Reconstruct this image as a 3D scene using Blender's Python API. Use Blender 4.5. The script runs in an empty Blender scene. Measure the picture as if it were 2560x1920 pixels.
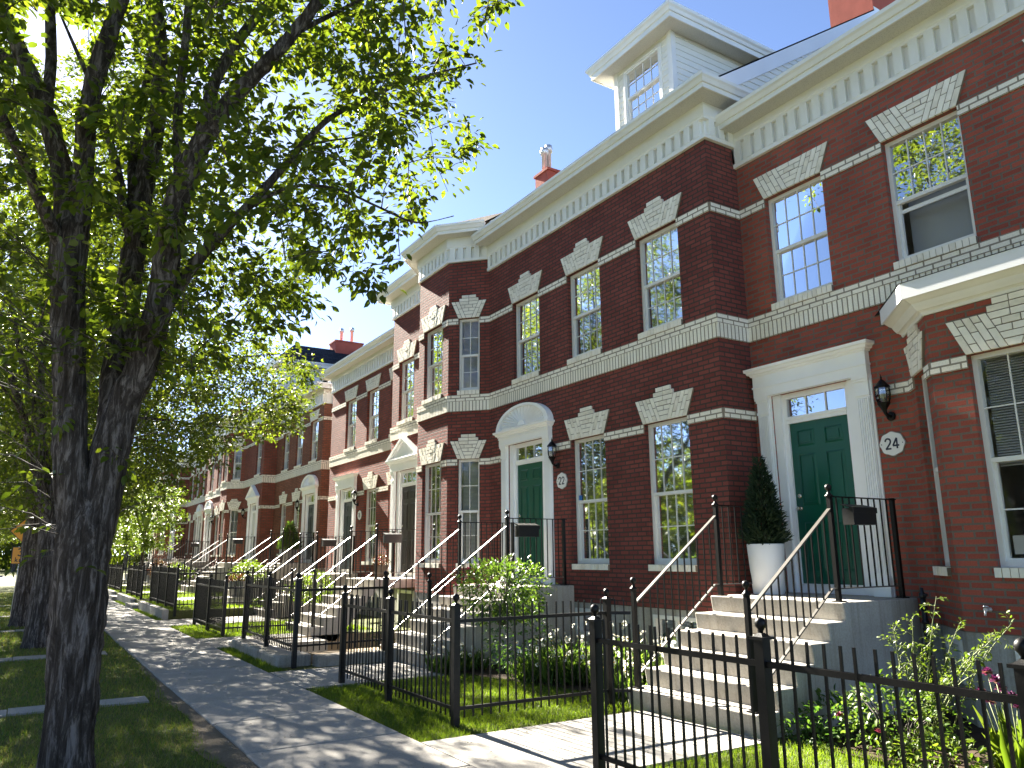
import bpy, math, random
import numpy as np
from mathutils import Vector, Matrix, noise
random.seed(11)
rng = np.random.default_rng(11)
sc = bpy.context.scene
col = sc.collection
R = math.radians
CAMZ = 1.58

# ------------------------------------------------------------------ materials
class NT:
    def __init__(s, name):
        s.m = bpy.data.materials.new(name); s.m.use_nodes = True
        s.t = s.m.node_tree; s.t.nodes.clear()
        s.out = s.t.nodes.new('ShaderNodeOutputMaterial')
    def n(s, typ, **kw):
        nd = s.t.nodes.new('ShaderNode' + typ)
        for k, v in kw.items():
            if hasattr(nd, k): setattr(nd, k, v); continue
            if k[0] == 'i' and k[1:].isdigit(): sock = nd.inputs[int(k[1:])]
            else: sock = nd.inputs[k.replace('_', ' ')]
            if isinstance(v, bpy.types.NodeSocket): s.t.links.new(v, sock)
            else: sock.default_value = v
        return nd
    def l(s, a, b): s.t.links.new(a, b)
    def ramp(s, fac, stops):
        nd = s.t.nodes.new('ShaderNodeValToRGB'); s.l(fac, nd.inputs[0])
        e = nd.color_ramp.elements
        while len(e) < len(stops): e.new(0.5)
        for i, (p, c) in enumerate(stops): e[i].position = p; e[i].color = c if len(c) == 4 else (*c, 1)
        return nd.outputs[0]
    def mix(s, fac, a, b, bt='MIX'):
        nd = s.t.nodes.new('ShaderNodeMix'); nd.data_type = 'RGBA'; nd.blend_type = bt
        for v, k in ((fac, 0), (a, 6), (b, 7)):
            if isinstance(v, bpy.types.NodeSocket): s.l(v, nd.inputs[k])
            elif k == 0: nd.inputs[0].default_value = v
            else: nd.inputs[k].default_value = (*v, 1)
        return nd.outputs[2]
    def math(s, op, a, b=0.0):
        nd = s.t.nodes.new('ShaderNodeMath'); nd.operation = op
        for i, v in enumerate((a, b)):
            if isinstance(v, bpy.types.NodeSocket): s.l(v, nd.inputs[i])
            else: nd.inputs[i].default_value = v
        return nd.outputs[0]
    def surf(s, sh): s.l(sh.outputs[0], s.out.inputs[0]); return s.m
    def bsdf(s, colr, rough=0.6, bump=None, bstr=0.5, bdist=0.01, spec=0.5, metal=0.0):
        p = s.n('BsdfPrincipled', Roughness=rough, Metallic=metal)
        p.inputs['Specular IOR Level'].default_value = spec
        if isinstance(colr, bpy.types.NodeSocket): s.l(colr, p.inputs['Base Color'])
        else: p.inputs['Base Color'].default_value = (*colr, 1)
        if bump is not None:
            b = s.n('Bump', Strength=bstr, Distance=bdist, Height=bump); s.l(b.outputs[0], p.inputs['Normal'])
        s.surf(p); return p

def tc(t, which='Object'): return t.n('TexCoord').outputs[which]

def mat_brick(name, c1, c2, mortar, w=.203, h=.067, off=.5, ms=.011, bstr=.7, stain=.25, swap=False, soft=.1, bd=.010):
    t = NT(name); uv = tc(t, 'UV')
    br = t.n('TexBrick', Scale=1.0, Mortar_Size=ms, Mortar_Smooth=soft, Bias=0.0, Brick_Width=w, Row_Height=h,
             Color1=(*c1, 1), Color2=(*c2, 1), Mortar=(*mortar, 1), offset=off, Vector=uv)
    n1 = t.n('TexNoise', Scale=1.3, Detail=4.0, Vector=uv).outputs[0]
    n2 = t.n('TexNoise', Scale=60.0, Detail=3.0, Vector=uv).outputs[0]
    f = t.ramp(n1, [(.3, (1 - stain,) * 3), (.7, (1 + 0 * stain,) * 3)])
    g = t.ramp(n2, [(.3, (.86,) * 3), (.6, (1.0,) * 3)])
    c = t.mix(1.0, t.mix(1.0, br.outputs[0], f, 'MULTIPLY'), g, 'MULTIPLY')
    hgt = t.math('ADD', t.math('MULTIPLY', br.outputs[1], -1.0), t.math('MULTIPLY', n2, .35))
    t.bsdf(c, .85, hgt, bstr, bd, .10)
    return t.m

def mat_plain(name, c, rough=.5, var=.12, scale=6.0, bump=0.0, spec=.5, metal=0.0, bscale=80.0):
    t = NT(name); o = tc(t)
    n = t.n('TexNoise', Scale=scale, Detail=5.0, Vector=o).outputs[0]
    cc = t.mix(1.0, c, t.ramp(n, [(.25, (1 - var,) * 3), (.75, (1.0,) * 3)]), 'MULTIPLY')
    if bump:
        n2 = t.n('TexNoise', Scale=bscale, Detail=4.0, Vector=o).outputs[0]
        t.bsdf(cc, rough, n2, bump, .004, spec, metal)
    else: t.bsdf(cc, rough, None, 0, 0, spec, metal)
    return t.m

def mat_concrete(name, c, dirt=(.12, .105, .085), amt=.55, streak=False, bump=.35):
    t = NT(name); o = tc(t)
    n1 = t.n('TexNoise', Scale=1.6, Detail=6.0, Roughness=.65, Vector=o).outputs[0]
    n2 = t.n('TexNoise', Scale=45.0, Detail=4.0, Vector=o).outputs[0]
    n3 = t.n('TexNoise', Scale=260.0, Detail=2.0, Vector=o).outputs[0]
    fac = t.ramp(n1, [(.42, (0,) * 3), (.78, (amt,) * 3)])
    cc = t.mix(fac, c, dirt)
    if streak:
        mp = t.n('Mapping', Vector=o); mp.inputs['Scale'].default_value = (14, 14, .5)
        s = t.n('TexNoise', Scale=1.0, Detail=5.0, Roughness=.7, Vector=mp.outputs[0]).outputs[0]
        cc = t.mix(t.ramp(s, [(.48, (0,) * 3), (.72, (.6,) * 3)]), cc, dirt)
    cc = t.mix(1.0, cc, t.ramp(n2, [(.3, (.8,) * 3), (.7, (1.0,) * 3)]), 'MULTIPLY')
    cc = t.mix(1.0, cc, t.ramp(n3, [(.35, (.75,) * 3), (.6, (1.0,) * 3)]), 'MULTIPLY')
    h = t.math('ADD', n2, t.math('MULTIPLY', n3, .6))
    t.bsdf(cc, .88, h, bump, .004, .2)
    return t.m

def mat_leaf(name, cols, trans, tf=.5, rough=.45, hue=.0):
    t = NT(name)
    g = t.n('NewGeometry'); rnd = g.outputs['Random Per Island']
    c = t.ramp(rnd, [(i / (len(cols) - 1), k) for i, k in enumerate(cols)])
    d = t.n('BsdfPrincipled', Roughness=rough); t.l(c, d.inputs['Base Color']); d.inputs['Specular IOR Level'].default_value = .35
    tr = t.n('BsdfTranslucent'); t.l(t.mix(1.0, c, trans, 'MULTIPLY'), tr.inputs[0])
    m = t.n('MixShader', Fac=tf); t.l(d.outputs[0], m.inputs[1]); t.l(tr.outputs[0], m.inputs[2])
    t.surf(m); return t.m

def mat_glass(name, base=.1, gain=1.6, tint=(1, 1, 1), wav=.12, rgh=.03):
    t = NT(name); o = tc(t)
    mp = t.n('Mapping', Vector=o); mp.inputs['Scale'].default_value = (1.6, 1.6, .7)
    nz = t.n('TexNoise', Scale=1.2, Detail=1.0, Vector=mp.outputs[0]).outputs[0]
    b = t.n('Bump', Strength=wav, Distance=.012, Height=nz)
    fr = t.n('Fresnel', IOR=1.5)
    f = t.n('Clamp', Value=t.math('ADD', t.math('MULTIPLY', fr.outputs[0], gain), base))
    gl = t.n('BsdfGlossy', Roughness=rgh); gl.inputs[0].default_value = (.93, .96, 1, 1); t.l(b.outputs[0], gl.inputs['Normal'])
    tr = t.n('BsdfTransparent'); tr.inputs[0].default_value = (*tint, 1)
    m = t.n('MixShader'); t.l(f.outputs[0], m.inputs[0]); t.l(tr.outputs[0], m.inputs[1]); t.l(gl.outputs[0], m.inputs[2])
    t.surf(m); return t.m

M = {}
M['brick24'] = mat_brick('brick_orange_red', (.44, .115, .078), (.31, .080, .058), (.20, .155, .125))
M['brick22'] = mat_brick('brick_maroon', (.27, .080, .066), (.19, .055, .047), (.085, .058, .048))  # mortar colour darkened to stand in for shade in the recessed joints
M['brick20'] = mat_brick('brick_wine_red', (.29, .080, .062), (.20, .055, .044), (.09, .06, .05), bstr=1.0, bd=.02)
M['brick18'] = mat_brick('brick_red', (.34, .090, .062), (.24, .062, .044), (.12, .085, .07), bstr=1.0, bd=.02)
M['brick16'] = mat_brick('brick_brown', (.36, .13, .078), (.26, .092, .058), (.13, .095, .07))
M['brick14'] = mat_brick('brick_rust', (.36, .10, .068), (.26, .07, .048), (.13, .095, .07))
M['cream'] = mat_brick('cream_brick_running', (.95, .90, .78), (.88, .82, .69), (.30, .26, .20), stain=.10, bstr=.5, ms=.010)
M['creamS'] = mat_brick('cream_brick_soldier', (.95, .91, .79), (.87, .82, .69), (.30, .26, .20), w=.071, h=.4, off=0, stain=.10, bstr=.5, ms=.009)
M['stone'] = mat_plain('cream_brick_block', (.92, .87, .75), .8, .14, 9.0, .3, .2)
M['stone2'] = mat_plain('cream_brick_block_weathered', (.86, .80, .67), .8, .22, 14.0, .3, .2)
M['grout'] = mat_plain('cream_mortar', (.20, .16, .115), .9, .2)
M['white'] = mat_plain('white_paint', (.93, .93, .92), .42, .07, 3.0, .06, .4)
M['trim'] = mat_plain('aluminium_trim_cream', (.82, .81, .75), .45, .10, 2.5, .05, .4)
M['gutter'] = mat_plain('white_gutter', (.82, .815, .77), .35, .12, 2.0, .0, .5)
M['vinyl'] = mat_plain('vinyl_frame', (.78, .77, .73), .4, .06, 4.0, 0, .4)
M['siding'] = mat_plain('siding_cream', (.78, .765, .69), .5, .08, 2.0, .05, .4)
M['fascia'] = mat_plain('fascia_white', (.80, .81, .83), .4, .08, 2.0, 0, .4)
t = NT('perforated_soffit'); o = tc(t)
w1 = t.n('TexWave', Scale=5.0, bands_direction='DIAGONAL', Vector=o).outputs[0]
v1 = t.n('TexVoronoi', Scale=70.0, Vector=o).outputs[0]
t.bsdf(t.mix(1.0, (.60, .585, .53), t.ramp(v1, [(.12, (.55,) * 3), (.35, (1,) * 3)]), 'MULTIPLY'), .6, v1, .5, .004)
M['soffit'] = t.m
M['iron'] = mat_plain('black_iron', (.006, .0055, .0055), .42, .3, 8.0, .12, .22)
M['iron_worn'] = mat_plain('black_iron_worn', (.020, .017, .014), .5, .4, 12.0, .2, .4)
M['rail'] = mat_plain('sunlit_handrail_steel', (.16, .15, .135), .34, .3, 10.0, .06, .6, .6)  # base colour lightened to imitate sun catching the flat bars
M['mail'] = mat_plain('mailbox_black', (.006, .006, .006), .5, .2)
M['step'] = mat_concrete('concrete_step', (.48, .455, .41), (.25, .215, .17), .6, True)
M['walk'] = mat_concrete('concrete_walk', (.37, .35, .32), (.24, .22, .19), .5)
M['curbc'] = mat_concrete('concrete_rough', (.42, .395, .345), (.13, .105, .08), .8, True, .9)
M['found'] = mat_concrete('concrete_foundation', (.48, .465, .42), (.22, .20, .165), .5, True)
M['asphalt'] = mat_concrete('asphalt', (.22, .21, .195), (.16, .15, .14), .4)
t = NT('green_door_paint'); o = tc(t)
n = t.n('TexNoise', Scale=3.0, Detail=3.0, Vector=o).outputs[0]
t.bsdf(t.mix(n, (.002, .088, .052), (.0015, .072, .044)), .38); M['doorG'] = t.m
M['doorK'] = mat_plain('dark_door_paint', (.022, .014, .013), .4, .2)
M['doorW'] = mat_plain('pale_door_paint', (.62, .62, .60), .4, .06)
M['doorB'] = mat_plain('navy_door_paint', (.012, .022, .03), .4, .1)
M['glass'] = mat_glass('window_glass', .03, .8)
M['glassS'] = mat_glass('window_glass_strong', .42, .7, wav=.10, rgh=.008)
M['glassD'] = mat_glass('insect_screen_glass', .02, .5, (.30, .31, .31), .3)
M['blind'] = mat_plain('blind_offwhite', (.42, .41, .37), .6, .1)
M['curtain'] = mat_leaf('lace_curtain', [(.55, .58, .54), (.60, .62, .58)], (.9, .9, .9), .35, .8)
M['shade'] = mat_plain('grey_roller_shade', (.30, .32, .33), .7, .12, 1.2)
M['shingle'] = mat_brick('shingle_charcoal', (.045, .05, .062), (.028, .031, .04), (.012, .012, .014), w=.3, h=.14, ms=.012, bstr=1.0, stain=.3)
M['shingleB'] = mat_brick('shingle_brown', (.15, .115, .095), (.10, .078, .066), (.04, .03, .03), w=.3, h=.14, ms=.012, bstr=1.0, stain=.3)
M['stucco'] = mat_plain('red_stucco', (.36, .085, .055), .85, .2, 5.0, .6, .2, 0, 40)
M['galv'] = mat_plain('galvanised', (.62, .63, .62), .42, .15, 6.0, 0, .5, .5)
M['brass'] = mat_plain('door_handle_metal', (.62, .58, .48), .25, .1, 6.0, 0, .5, .9)
M['pipe'] = mat_plain('black_pipe', (.012, .013, .016), .35, .2)
M['downspout'] = mat_plain('downspout_tan', (.50, .42, .33), .5, .1)
M['lampglass'] = mat_glass('lamp_glass', .18, 1.6, (.85, .85, .82))
M['bulb'] = mat_plain('bulb_white', (.75, .73, .66), .3, .05)
M['navy'] = mat_plain('navy_numeral', (.012, .016, .04), .5, .05)
M['plaque'] = mat_plain('plaque_white', (.80, .79, .76), .4, .05)
M['plaqueE'] = mat_plain('plaque_edge', (.34, .32, .31), .5, .05)
M['yellow'] = mat_plain('sign_amber', (.72, .31, .012), .4, .08, 3.0)
M['signk'] = mat_plain('sign_black', (.012, .011, .01), .5, .05)
M['sticker'] = mat_plain('sticker_blue', (.03, .20, .55), .4, .05)
M['paper'] = mat_plain('sticker_grey', (.34, .33, .30), .6, .1)
M['planter'] = mat_plain('planter_white', (.80, .80, .79), .35, .03)
M['potgrey'] = mat_plain('pot_grey', (.20, .19, .175), .6, .2)
M['soil'] = mat_plain('soil', (.055, .038, .026), .95, .5, 9.0, 1.0, .1, 0, 30)
M['redbeam'] = mat_plain('red_brown_soffit_paint', (.13, .035, .022), .6, .2)
M['timber'] = mat_plain('tan_retaining_boards', (.32, .24, .15), .85, .35, 5.0, .5, .1, 0, 20)
M['car'] = mat_plain('car_silver', (.55, .57, .60), .25, .03, 2.0, 0, .5, .3)
M['cardark'] = mat_plain('car_glass_dark', (.015, .018, .02), .1, .05)
M['rust'] = mat_plain('brown_wood', (.11, .075, .05), .8, .3)
# ground under the grass
t = NT('turf_soil'); o = tc(t)
n1 = t.n('TexNoise', Scale=.9, Detail=6.0, Roughness=.7, Vector=o).outputs[0]
n2 = t.n('TexNoise', Scale=30.0, Detail=5.0, Vector=o).outputs[0]
cc = t.mix(t.ramp(n1, [(.35, (0,) * 3), (.65, (1,) * 3)]), (.075, .115, .022), (.13, .125, .045))
cc = t.mix(t.ramp(n2, [(.35, (0,) * 3), (.7, (.7,) * 3)]), cc, (.045, .04, .02))
t.bsdf(cc, .95, n2, 1.0, .03, .1); M['turf'] = t.m
t = NT('worn_dirt'); o = tc(t)
n2 = t.n('TexNoise', Scale=26.0, Detail=6.0, Roughness=.7, Vector=o).outputs[0]
n3 = t.n('TexVoronoi', Scale=60.0, Vector=o).outputs[0]
t.bsdf(t.mix(n2, (.10, .08, .055), (.24, .20, .15)), .95, t.math('ADD', n2, n3), 1.0, .02, .1); M['dirt'] = t.m
# bark
t = NT('furrowed_bark'); o = tc(t)
mp = t.n('Mapping', Vector=o); mp.inputs['Scale'].default_value = (22, 22, 3.2)
n1 = t.n('TexNoise', Scale=1.0, Detail=8.0, Roughness=.72, Distortion=.6, Vector=mp.outputs[0]).outputs[0]
n2 = t.n('TexNoise', Scale=55.0, Detail=4.0, Vector=o).outputs[0]
h = t.math('ADD', n1, t.math('MULTIPLY', n2, .25))
cc = t.ramp(n1, [(.36, (.020, .015, .012)), (.5, (.055, .045, .038)), (.62, (.19, .165, .15))])
t.bsdf(cc, .9, h, 1.0, .035, .15); M['bark'] = t.m
M['twig'] = mat_plain('twig_bark', (.055, .043, .033), .85, .3)
# foliage
M['leaf1'] = mat_leaf('elm_leaf', [(0.0404, 0.0731, 0.0088), (0.0605, 0.0987, 0.0109), (0.0874, 0.1243, 0.0146)], (1.85, 1.6, .7), .52)
M['leaf2'] = mat_leaf('elm_leaf_far', [(0.0390, 0.0695, 0.0088), (0.0605, 0.0965, 0.0109), (0.0908, 0.1257, 0.0146)], (1.85, 1.6, .7), .55)
M['leafR'] = mat_leaf('rose_leaf', [(0.0448, 0.0960, 0.0128), (0.0768, 0.1280, 0.0192), (0.1152, 0.1600, 0.0320)], (1.3, 1.35, .8), .4, .4)
M['leafY'] = mat_leaf('lime_leaf', [(0.0624, 0.1040, 0.0104), (0.0884, 0.1352, 0.0156), (0.1144, 0.1560, 0.0234)], (1.4, 1.4, .7), .45)
M['leafD'] = mat_leaf('weed_leaf', [(.035, .085, .015), (.055, .115, .02), (.09, .15, .03)], (1.4, 1.5, .8), .4)
M['leafB'] = mat_leaf('bed_leaf', [(0.0480, 0.0960, 0.0144), (0.0720, 0.1280, 0.0192), (0.1120, 0.1680, 0.0320)], (1.5, 1.5, .8), .45)
M['needle'] = mat_leaf('spruce_needle', [(.012, .030, .014), (.018, .042, .018), (.03, .05, .02)], (1.2, 1.3, .8), .2, .6)
M['thuja'] = mat_leaf('cedar_leaf', [(.05, .10, .012), (.07, .13, .015), (.10, .16, .02)], (1.3, 1.3, .8), .3, .6)
M['redleaf'] = mat_leaf('red_leaf', [(.10, .025, .016), (.06, .07, .015), (.08, .03, .016)], (1.5, .9, .6), .4)
M['grass'] = mat_leaf('grass_blade', [(0.0600, 0.1080, 0.0096), (0.0840, 0.1400, 0.0128), (0.1200, 0.1640, 0.0224), (0.0680, 0.1200, 0.0112)], (1.7, 1.65, .7), .45, .55)
M['grassW'] = mat_leaf('grass_blade_worn', [(0.0759, 0.1392, 0.0202), (0.1139, 0.1710, 0.0279), (0.2151, 0.1899, 0.0759), (0.0949, 0.1519, 0.0227)], (1.5, 1.5, .7), .42, .6)
M['stem'] = mat_plain('green_stem', (.14, .17, .05), .6, .2)
M['petalW'] = mat_leaf('daisy_petal', [(.80, .80, .76), (.84, .84, .80)], (1, 1, .95), .3)
M['petalP'] = mat_leaf('pink_petal', [(.45, .08, .16), (.55, .14, .24), (.35, .04, .10)], (1.2, .9, .9), .35)
M['petalV'] = mat_leaf('iris_petal', [(.05, .008, .045), (.10, .02, .07), (.16, .08, .05)], (1.3, .9, 1), .35)
M['daisyeye'] = mat_plain('daisy_eye', (.62, .42, .03), .7, .1)

# ------------------------------------------------------------------ mesh building
WL = {}
class MB:
    def __init__(s): s.v = []; s.f = []; s.mi = []; s.uv = {}; s.sm = []
    def face(s, pts, mi=0, uv=None, sm=False):
        b = len(s.v); s.v.extend([tuple(p) for p in pts]); s.f.append(tuple(range(b, b + len(pts))))
        s.mi.append(mi); s.sm.append(sm)
        if uv is not None: s.uv[len(s.f) - 1] = uv
    def fidx(s, idx, mi=0, sm=False): s.f.append(tuple(idx)); s.mi.append(mi); s.sm.append(sm)
    def box(s, x0, x1, y0, y1, z0, z1, mi=0):
        p = [(x0, y0, z0), (x1, y0, z0), (x1, y1, z0), (x0, y1, z0), (x0, y0, z1), (x1, y0, z1), (x1, y1, z1), (x0, y1, z1)]
        b = len(s.v); s.v.extend(p)
        for q in ((0, 3, 2, 1), (4, 5, 6, 7), (0, 1, 5, 4), (1, 2, 6, 5), (2, 3, 7, 6), (3, 0, 4, 7)): s.fidx([b + i for i in q], mi)
    def prism(s, pts, off, mi=0, cap_mi=None):
        n = len(pts); off = Vector(off); b = len(s.v)
        s.v.extend([tuple(p) for p in pts]); s.v.extend([tuple(Vector(p) + off) for p in pts])
        cm = mi if cap_mi is None else cap_mi
        s.fidx([b + i for i in range(n)][::-1], cm); s.fidx([b + n + i for i in range(n)], cm)
        for i in range(n):
            j = (i + 1) % n; s.fidx([b + i, b + j, b + n + j, b + n + i], mi)
    def bar(s, a, b, w, h, mi=0, up=(0, 0, 1)):
        a = Vector(a); b = Vector(b); d = (b - a).normalized(); sd = d.cross(Vector(up))
        if sd.length < 1e-4: sd = d.cross(Vector((0, 1, 0)))
        sd.normalize(); u = sd.cross(d)
        q = [a + sd * (w / 2 * i) + u * (h / 2 * j) for i, j in ((-1, -1), (1, -1), (1, 1), (-1, 1))]
        s.prism(q, b - a, mi)
    def tube(s, pts, rad, n=8, mi=0, cap=True, sm=True):
        pts = [Vector(p) for p in pts]; m = len(pts)
        if not hasattr(rad, '__len__'): rad = [rad] * m
        b0 = len(s.v); ref = None
        for i in range(m):
            d = (pts[min(i + 1, m - 1)] - pts[max(i - 1, 0)])
            if d.length < 1e-9: d = Vector((0, 0, 1))
            d.normalize()
            if ref is None: ref = d.cross(Vector((0, 0, 1)) if abs(d.z) < .9 else Vector((1, 0, 0))).normalized()
            else:
                ref = ref - d * ref.dot(d); ref.normalize()
            w = d.cross(ref)
            for k in range(n):
                a = 2 * math.pi * k / n
                s.v.append(tuple(pts[i] + (ref * math.cos(a) + w * math.sin(a)) * rad[i]))
        for i in range(m - 1):
            for k in range(n):
                k2 = (k + 1) % n
                s.fidx([b0 + i * n + k, b0 + i * n + k2, b0 + (i + 1) * n + k2, b0 + (i + 1) * n + k], mi, sm)
        if cap:
            s.fidx([b0 + k for k in range(n)][::-1], mi); s.fidx([b0 + (m - 1) * n + k for k in range(n)], mi)
    def lathe(s, c, prof, n=16, mi=0, axis='z', sm=True):
        b0 = len(s.v); c = Vector(c)
        for r, z in prof:
            for k in range(n):
                a = 2 * math.pi * k / n; x, y = r * math.cos(a), r * math.sin(a)
                s.v.append(tuple(c + (Vector((x, y, z)) if axis == 'z' else Vector((-z, x, y)) if axis == 'x' else Vector((x, z, y)))))
        for i in range(len(prof) - 1):
            for k in range(n):
                k2 = (k + 1) % n
                s.fidx([b0 + i * n + k, b0 + i * n + k2, b0 + (i + 1) * n + k2, b0 + (i + 1) * n + k], mi, sm)
        s.fidx([b0 + k for k in range(n)][::-1], mi); s.fidx([b0 + (len(prof) - 1) * n + k for k in range(n)], mi)
    def sweep(s, path, prof, mi=0, ends=True, u0=0.0, zref=0.0):
        """sweep a (offset, z) profile along a plan path with mitred corners; outward is to the left of travel"""
        P = [Vector(p) for p in path]; n = len(P)
        nor = []
        for i in range(n - 1):
            t = (P[i + 1] - P[i]).normalized(); nor.append(Vector((-t.y, t.x)))
        off = []
        for i in range(n):
            a = nor[max(i - 1, 0)]; b = nor[min(i, n - 2)]
            off.append((a + b) / (1 + a.dot(b)))
        u = [u0]
        for i in range(n - 1): u.append(u[-1] + (P[i + 1] - P[i]).length)
        rows = [[(P[i].x + off[i].x * d, P[i].y + off[i].y * d, z) for (d, z) in prof] for i in range(n)]
        vv = [0.0]
        for k in range(len(prof) - 1): vv.append(vv[-1] + math.hypot(prof[k + 1][0] - prof[k][0], prof[k + 1][1] - prof[k][1]))
        for i in range(n - 1):
            for k in range(len(prof) - 1):
                if abs(prof[k][0] - prof[k + 1][0]) < 1e-6: va, vb = prof[k][1] - zref, prof[k + 1][1] - zref
                else: va, vb = prof[k][1] - zref, prof[k][1] - zref + vv[k + 1] - vv[k]
                s.face([rows[i][k], rows[i + 1][k], rows[i + 1][k + 1], rows[i][k + 1]], mi, [(u[i], va), (u[i + 1], va), (u[i + 1], vb), (u[i], vb)])
        if ends:
            s.face(rows[0], mi); s.face(rows[-1][::-1], mi)
    def mesh(s, name, mats, origin=(0, 0, 0)):
        me = bpy.data.meshes.new(name)
        o = Vector(origin)
        me.from_pydata([(x - o.x, y - o.y, z - o.z) for x, y, z in s.v], [], s.f)
        for m in mats if isinstance(mats, (list, tuple)) else [mats]: me.materials.append(M[m] if isinstance(m, str) else m)
        me.polygons.foreach_set('material_index', s.mi); me.polygons.foreach_set('use_smooth', s.sm)
        if s.uv:
            uv = np.zeros((len(me.loops), 2), dtype=np.float32)
            for fi, c in s.uv.items():
                st = me.polygons[fi].loop_start; uv[st:st + len(c)] = c
            me.uv_layers.new(name='UVMap').data.foreach_set('uv', uv.ravel())
        me.update(); return me
    def build(s, name, mats, parent=None, origin=None):
        if parent is not None and origin is None: origin = WL.get(parent.name, Vector((0, 0, 0)))
        me = s.mesh(name, mats, origin or (0, 0, 0))
        return link(name, me, parent)

def link(name, me, parent=None, loc=(0, 0, 0), rz=0.0):
    o = bpy.data.objects.new(name, me); col.objects.link(o)
    o.location = loc; o.rotation_euler = (0, 0, rz)
    if parent is not None:
        o.parent = parent; WL[o.name] = WL.get(parent.name, Vector((0, 0, 0))) + Vector(loc)
    else: WL[o.name] = Vector(loc)
    return o

def tag(o, label, cat, group=None):
    o['label'] = label; o['category'] = cat
    if group: o['group'] = group
    return o
def thing(name, label, cat, loc=(0, 0, 0), group=None):
    o = bpy.data.objects.new(name, None); col.objects.link(o); o.location = loc
    o.empty_display_size = .2; WL[o.name] = Vector(loc)
    return tag(o, label, cat, group)
def kids(o): return [c for c in bpy.data.objects if c.parent == o]
KID = {}
def copy_tree(o, parent=None, skip=()):
    """copy a thing with its parts and their sub-parts (mesh data shared)"""
    c = o.copy(); col.objects.link(c)
    if parent is not None: c.parent = parent
    for ch in KID.setdefault(o.name, kids(o)): copy_tree(ch, c)
    WL[c.name] = Vector(c.location)
    return c
def structure(o, kind='structure'): o['kind'] = kind; return o

def np_mesh(name, verts, tris, mats, quads=None, mi=None, smooth=False):
    me = bpy.data.meshes.new(name)
    verts = np.asarray(verts, np.float32).reshape(-1, 3); tris = np.asarray(tris, np.int32).reshape(-1, 3)
    nq = 0 if quads is None else len(quads)
    me.vertices.add(len(verts)); me.vertices.foreach_set('co', verts.ravel())
    lo = tris.ravel() if nq == 0 else np.concatenate([tris.ravel(), np.asarray(quads, np.int32).ravel()])
    me.loops.add(len(lo)); me.loops.foreach_set('vertex_index', lo)
    tot = np.concatenate([np.full(len(tris), 3), np.full(nq, 4)]).astype(np.int32)
    st = np.concatenate([[0], np.cumsum(tot)[:-1]]).astype(np.int32)
    me.polygons.add(len(tot)); me.polygons.foreach_set('loop_start', st)
    if mi is not None: me.polygons.foreach_set('material_index', np.asarray(mi, np.int32))
    if smooth: me.polygons.foreach_set('use_smooth', np.ones(len(tot), bool))
    for m in mats if isinstance(mats, (list, tuple)) else [mats]: me.materials.append(M[m] if isinstance(m, str) else m)
    me.update(calc_edges=True); me.validate(); return me

def norm(a): return a / np.maximum(np.linalg.norm(a, axis=1, keepdims=True), 1e-9)
def leaf_arrays(pos, axis, up, length, width, full=True):
    """oriented leaf blades -> verts, tris"""
    n = len(pos); ax = norm(axis); sd = norm(np.cross(ax, up)); nn = np.cross(sd, ax)
    if full:
        T = np.array([(0, 0, 0), (.3, .42, .10), (.68, .36, .06), (1, 0, -.10), (.68, -.36, .06), (.3, -.42, .10), (.34, 0, 0), (.7, 0, -.02)])
        F = np.array([(0, 6, 1), (6, 7, 2), (6, 2, 1), (7, 3, 2), (0, 5, 6), (6, 5, 4), (6, 4, 7), (7, 4, 3)])
    else:
        T = np.array([(0, 0, 0), (.45, .46, .08), (1, 0, -.06), (.45, -.46, .08)]); F = np.array([(0, 2, 1), (0, 3, 2)])
    L = length[:, None, None]; W = width[:, None, None]
    v = pos[:, None, :] + ax[:, None, :] * (T[None, :, 0:1] * L) + sd[:, None, :] * (T[None, :, 1:2] * W) + nn[:, None, :] * (T[None, :, 2:3] * L)
    k = len(T)
    f = (np.arange(n)[:, None, None] * k + F[None]).reshape(-1, 3)
    return v.reshape(-1, 3), f
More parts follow.
